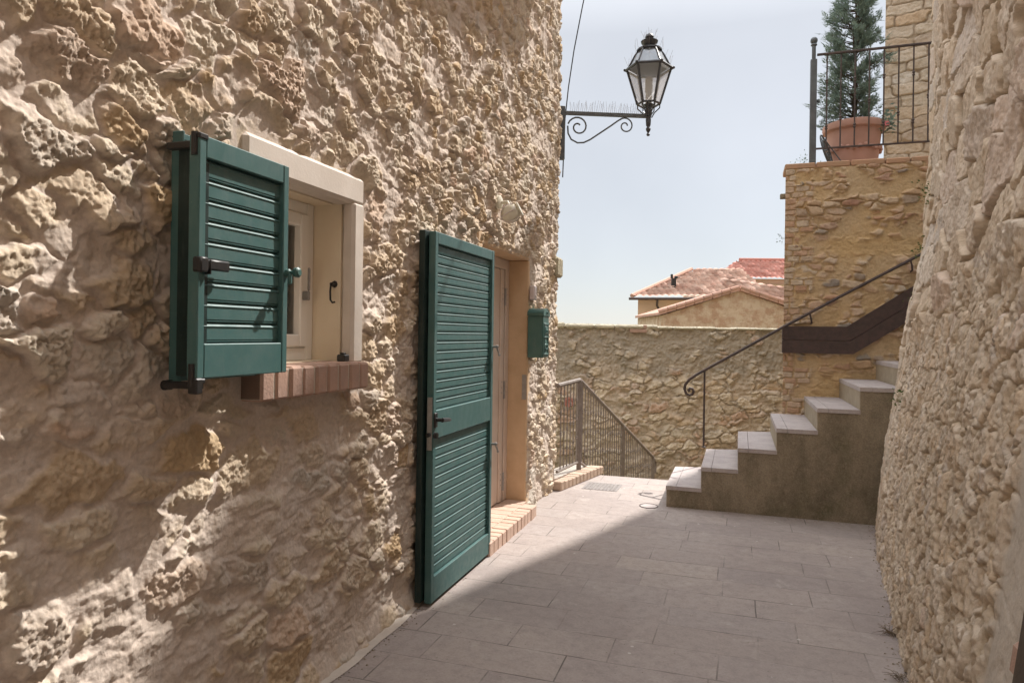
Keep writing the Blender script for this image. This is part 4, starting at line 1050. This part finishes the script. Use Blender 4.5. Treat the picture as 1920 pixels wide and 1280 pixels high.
# drain cover, valve cover
dc = root('drain_cover', 'rectangular metal drain cover set in the sunlit paving', 'drain cover', P(6.37, -1.2, 0))
mb = MB(); mb.box(6.22, 6.53, -1.37, -1.04, -.02, .004, .002); obj('frame', mb, plain('cover_metal', (.30,.27,.26), (.22,.2,.19), 20, .6, .4, 80, .003, .2), dc)
mb = MB()
for i in range(9):
    for j in range(9): mb.box(6.24+i*.031, 6.24+i*.031+.02, -1.35+j*.033, -1.35+j*.033+.022, .0035, .008, .002)
obj('studs', mb, plain('stud_metal', (.38,.35,.33), (.3,.27,.26), 20, .5, .2, 80, .002, .2), dc)
mb = MB(); mb.lathe([(.070, -.01), (.070, .0025), (.06, .003), (.01, .003)], P(5.80, -.70, 0), 20)
vc = obj('valve_cover', mb, M_SLAB, None, P(5.80, -.70, 0))
mb = MB(); mb.lathe([(.078, -.01), (.078, .005), (.071, .005), (.071, -.01)], P(5.80, -.70, 0), 24); obj('ring', mb, M_RUST, vc)
thing(vc, 'small round valve cover with a dark ring in the paving beside the bottom step', 'valve cover')

# ------------------------------------------------------------------ far houses
def tiles(name, O, Ud, Vd, u1, v1, keep, m, parent, tw=.21, tl=.34, amp=.045):
    O, Ud, Vd = Vector(O), Vector(Ud).normalized(), Vector(Vd).normalized(); Wd = Ud.cross(Vd).normalized()
    if Wd.z < 0: Wd = -Wd
    us = np.arange(0, u1+1e-6, tw/8); vs = []
    nr = int(v1/tl)+1
    for i in range(nr): vs += [i*tl+.001, (i+1)*tl-.001]
    U, V = np.meshgrid(us, np.array(vs))
    rowi = np.floor(V/tl); ui = np.floor(U/tw)
    f = (V/tl-rowi)
    H = np.abs(np.sin(np.pi*U/tw))**.8*amp*(1-.2*f) + (1-f)*.05 + .012*hsh(ui, rowi, 3)
    jit = (hsh(ui, rowi, 5)-.5)*.05*(f < .5)
    X = O.x+Ud.x*U+Vd.x*(V+jit)+Wd.x*H; Y = O.y+Ud.y*U+Vd.y*(V+jit)+Wd.y*H; Z = O.z+Ud.z*U+Vd.z*(V+jit)+Wd.z*H
    uc = .25*(U[1:,1:]+U[:-1,1:]+U[1:,:-1]+U[:-1,:-1]); vc = .25*(V[1:,1:]+V[:-1,1:]+V[1:,:-1]+V[:-1,:-1])
    return grid(name, X, Y, Z, m, parent, attrs=dict(rnd=hsh(ui, rowi, 8)), keep=keep(uc, vc))
h1 = root('far_house', 'pinkish plastered house with a hipped roof of old tiles beyond the far wall', 'house', (5.5, 24, -4), 'houses beyond the far wall')
mb = MB(); mb.prism([(4.1, 22.3), (8.2, 22.3), (9.2, 26.5), (6.4, 26.5)], -4, 2.66, W); obj('wall', mb, M_WALLFAR, h1)
sl1 = (0, .93, .36)
tiles('roof', (3.8, 22.0, 2.62), (1, 0, .015), sl1, 4.6, 3.2, lambda u, v: u > v*.92-.05, M_TILE, h1)
mb = MB(); mb.tube([(3.74, 21.93, 2.60), (8.4, 21.93, 2.66)], .045, 7); obj('gutter', mb, M_RUST, h1)
mb = MB(); mb.tube([(4.66, 21.95, 2.56), (4.66, 22.0, 2.40), (4.80, 22.22, 2.2), (4.82, 22.24, -4)], .04, 7); obj('drainpipe', mb, M_RUST, h1, smooth=True)
mb = MB(); mb.tube([(3.85, 22.05, 2.70), (6.5, 24.83, 3.86)], .07, 7); obj('hip_ridge', mb, M_TILE, h1)
mb = MB(); cb = (5.42, 23.0, 3.18); mb.box(cb[0]-.07, cb[0]+.07, cb[1]-.07, cb[1]+.07, 2.9, 3.36, fr=W); mb.box(cb[0]-.10, cb[0]-.03, cb[1]-.05, cb[1]+.05, 3.36, 3.50, .01, fr=W); mb.box(cb[0]+.03, cb[0]+.13, cb[1]-.05, cb[1]+.05, 3.36, 3.44, .01, fr=W)
obj('chimney', mb, M_BLACK, h1)
h2 = root('far_house', 'stone fronted house with a plain gable, nearest beyond the far wall', 'house', (5.3, 17, -4), 'houses beyond the far wall')
mb = MB()
ap, el, er = (5.30, 2.50), (3.42, 1.90), (7.3, 1.88)
mb.prism([(3.5, -4), (7.2, -4), (er[0]-.1, er[1]-.0), ap, (el[0]+.08, el[1]-.0)], 16.0, 19, lambda a, b, d: (a, d, b)); obj('wall', mb, M_WALLFAR2, h2)
mb = MB()
for (p, q) in ((el, ap), (er, ap)):
    n = 9
    for i in range(n):
        a = i/n; b = (i+1)/n-.008
        x0, z0, x1, z1 = p[0]+(q[0]-p[0])*a, p[1]+(q[1]-p[1])*a, p[0]+(q[0]-p[0])*b, p[1]+(q[1]-p[1])*b
        if x0 > x1: x0, z0, x1, z1 = x1, z1, x0, z0
        mb.prism([(x0, z0+.005), (x1, z1+.005), (x1, z1+.065), (x0, z0+.065)], 15.9+.01*(i % 2), 19, lambda a_, b_, d_: (a_, d_, b_))
        mb.tube([(x0, 15.93, z0+.09), (x1, 15.93, z1+.085)], .05, 7)
obj('roof', mb, M_TILE, h2)
tiles('rear_roof', (5.45, 16.6, 2.40), (1, 0, -.13), (0, .93, .37), 2.6, 1.15, lambda u, v: v < 5, M_TILE, h2, .24, .36, .06)
h3 = root('far_house', 'pink house with a bright red tiled roof, farthest beyond the far wall', 'house', (8.5, 27, -4), 'houses beyond the far wall')
mb = MB(); mb.box(7.75, 13, 26.2, 31, -4, 3.66, fr=W); obj('wall', mb, M_WALLFAR3, h3)
tiles('roof', (7.45, 25.9, 3.60), (1, 0, .004), (0, .93, .36), 6, 2.7, lambda u, v: (u > v*.75-.05), M_TILE2, h3, .2, .34, .04)
mb = MB(); mb.box(9.75, 10.7, 26.15, 26.2, 3.12, 3.46, .01, fr=W); obj('vent_panel', mb, M_WALLFAR2, h3)
mb = MB(); mb.tube([(9.4, 28.35, 4.62), (13, 28.35, 4.64)], .08, 7); obj('ridge', mb, M_TILE2, h3)

# ------------------------------------------------------------------ grit and dry weeds where the walls meet the paving
rr = random.Random(21); mb = MB()
def pebble(s_, n_, r_):
    c = Vector(P(s_, n_, r_*.3)); vs = []
    for d in ((1,0,0),(0,1,0),(-1,0,0),(0,-1,0),(0,0,.6),(0,0,-.4)):
        vs.append(c+Vector(d)*r_*rr.uniform(.6, 1.3))
    mb.add(vs, [(0,1,4),(1,2,4),(2,3,4),(3,0,4),(1,0,5),(2,1,5),(3,2,5),(0,3,5)])
for i in range(420):
    s_ = rr.uniform(2.6, 5.8); pebble(s_, .33+.118*s_-abs(rr.gauss(0, .035)), rr.uniform(.002, .008))
for i in range(200):
    s_ = rr.uniform(2.4, 4.1); pebble(s_, -1.56+abs(rr.gauss(0, .03)), rr.uniform(.002, .007))
for i in range(120):
    n_ = rr.uniform(-.5, .95); pebble(5.83-abs(rr.gauss(0, .02)), n_, rr.uniform(.002, .006))
for i in range(160): pebble(rr.uniform(2.6, 6.7), rr.uniform(-1.3, .6), rr.uniform(.0012, .0035))
go = obj('grit', mb, plain('grit_stone', (.34,.28,.22), (.22,.18,.14), 40, .95)); go['kind'] = 'stuff'
go['label'] = 'fine grit and crumbs of mortar gathered along the foot of the walls'; go['category'] = 'grit'
def dry_weed(s_, n_, n, label):
    mb = MB(); c = Vector(P(s_, n_, .002))
    for i in range(n):
        d = Vector((rr.gauss(-.5, .6), rr.gauss(-.3, .6), rr.uniform(.1, .9))).normalized()*rr.uniform(.03, .075)
        mb.tube([c+Vector((rr.gauss(0, .02), rr.gauss(0, .02), 0)), c+d*.55+Vector((0, 0, .006)), c+d+Vector((rr.gauss(0, .012), rr.gauss(0, .012), -.008))], [.0013, .001, .0006], 4)
    return thing(obj('dry_weed', mb, plain('dry_stalk', (.20,.15,.10), (.13,.10,.07), 30, .9), None, tuple(c)), label, 'plant')
dry_weed(3.72, .715, 26, 'wispy dry weed on the paving at the foot of the leaning wall')
dry_weed(3.25, .66, 18, 'smaller wisp of dry weed at the leaning wall foot, nearest the viewer')
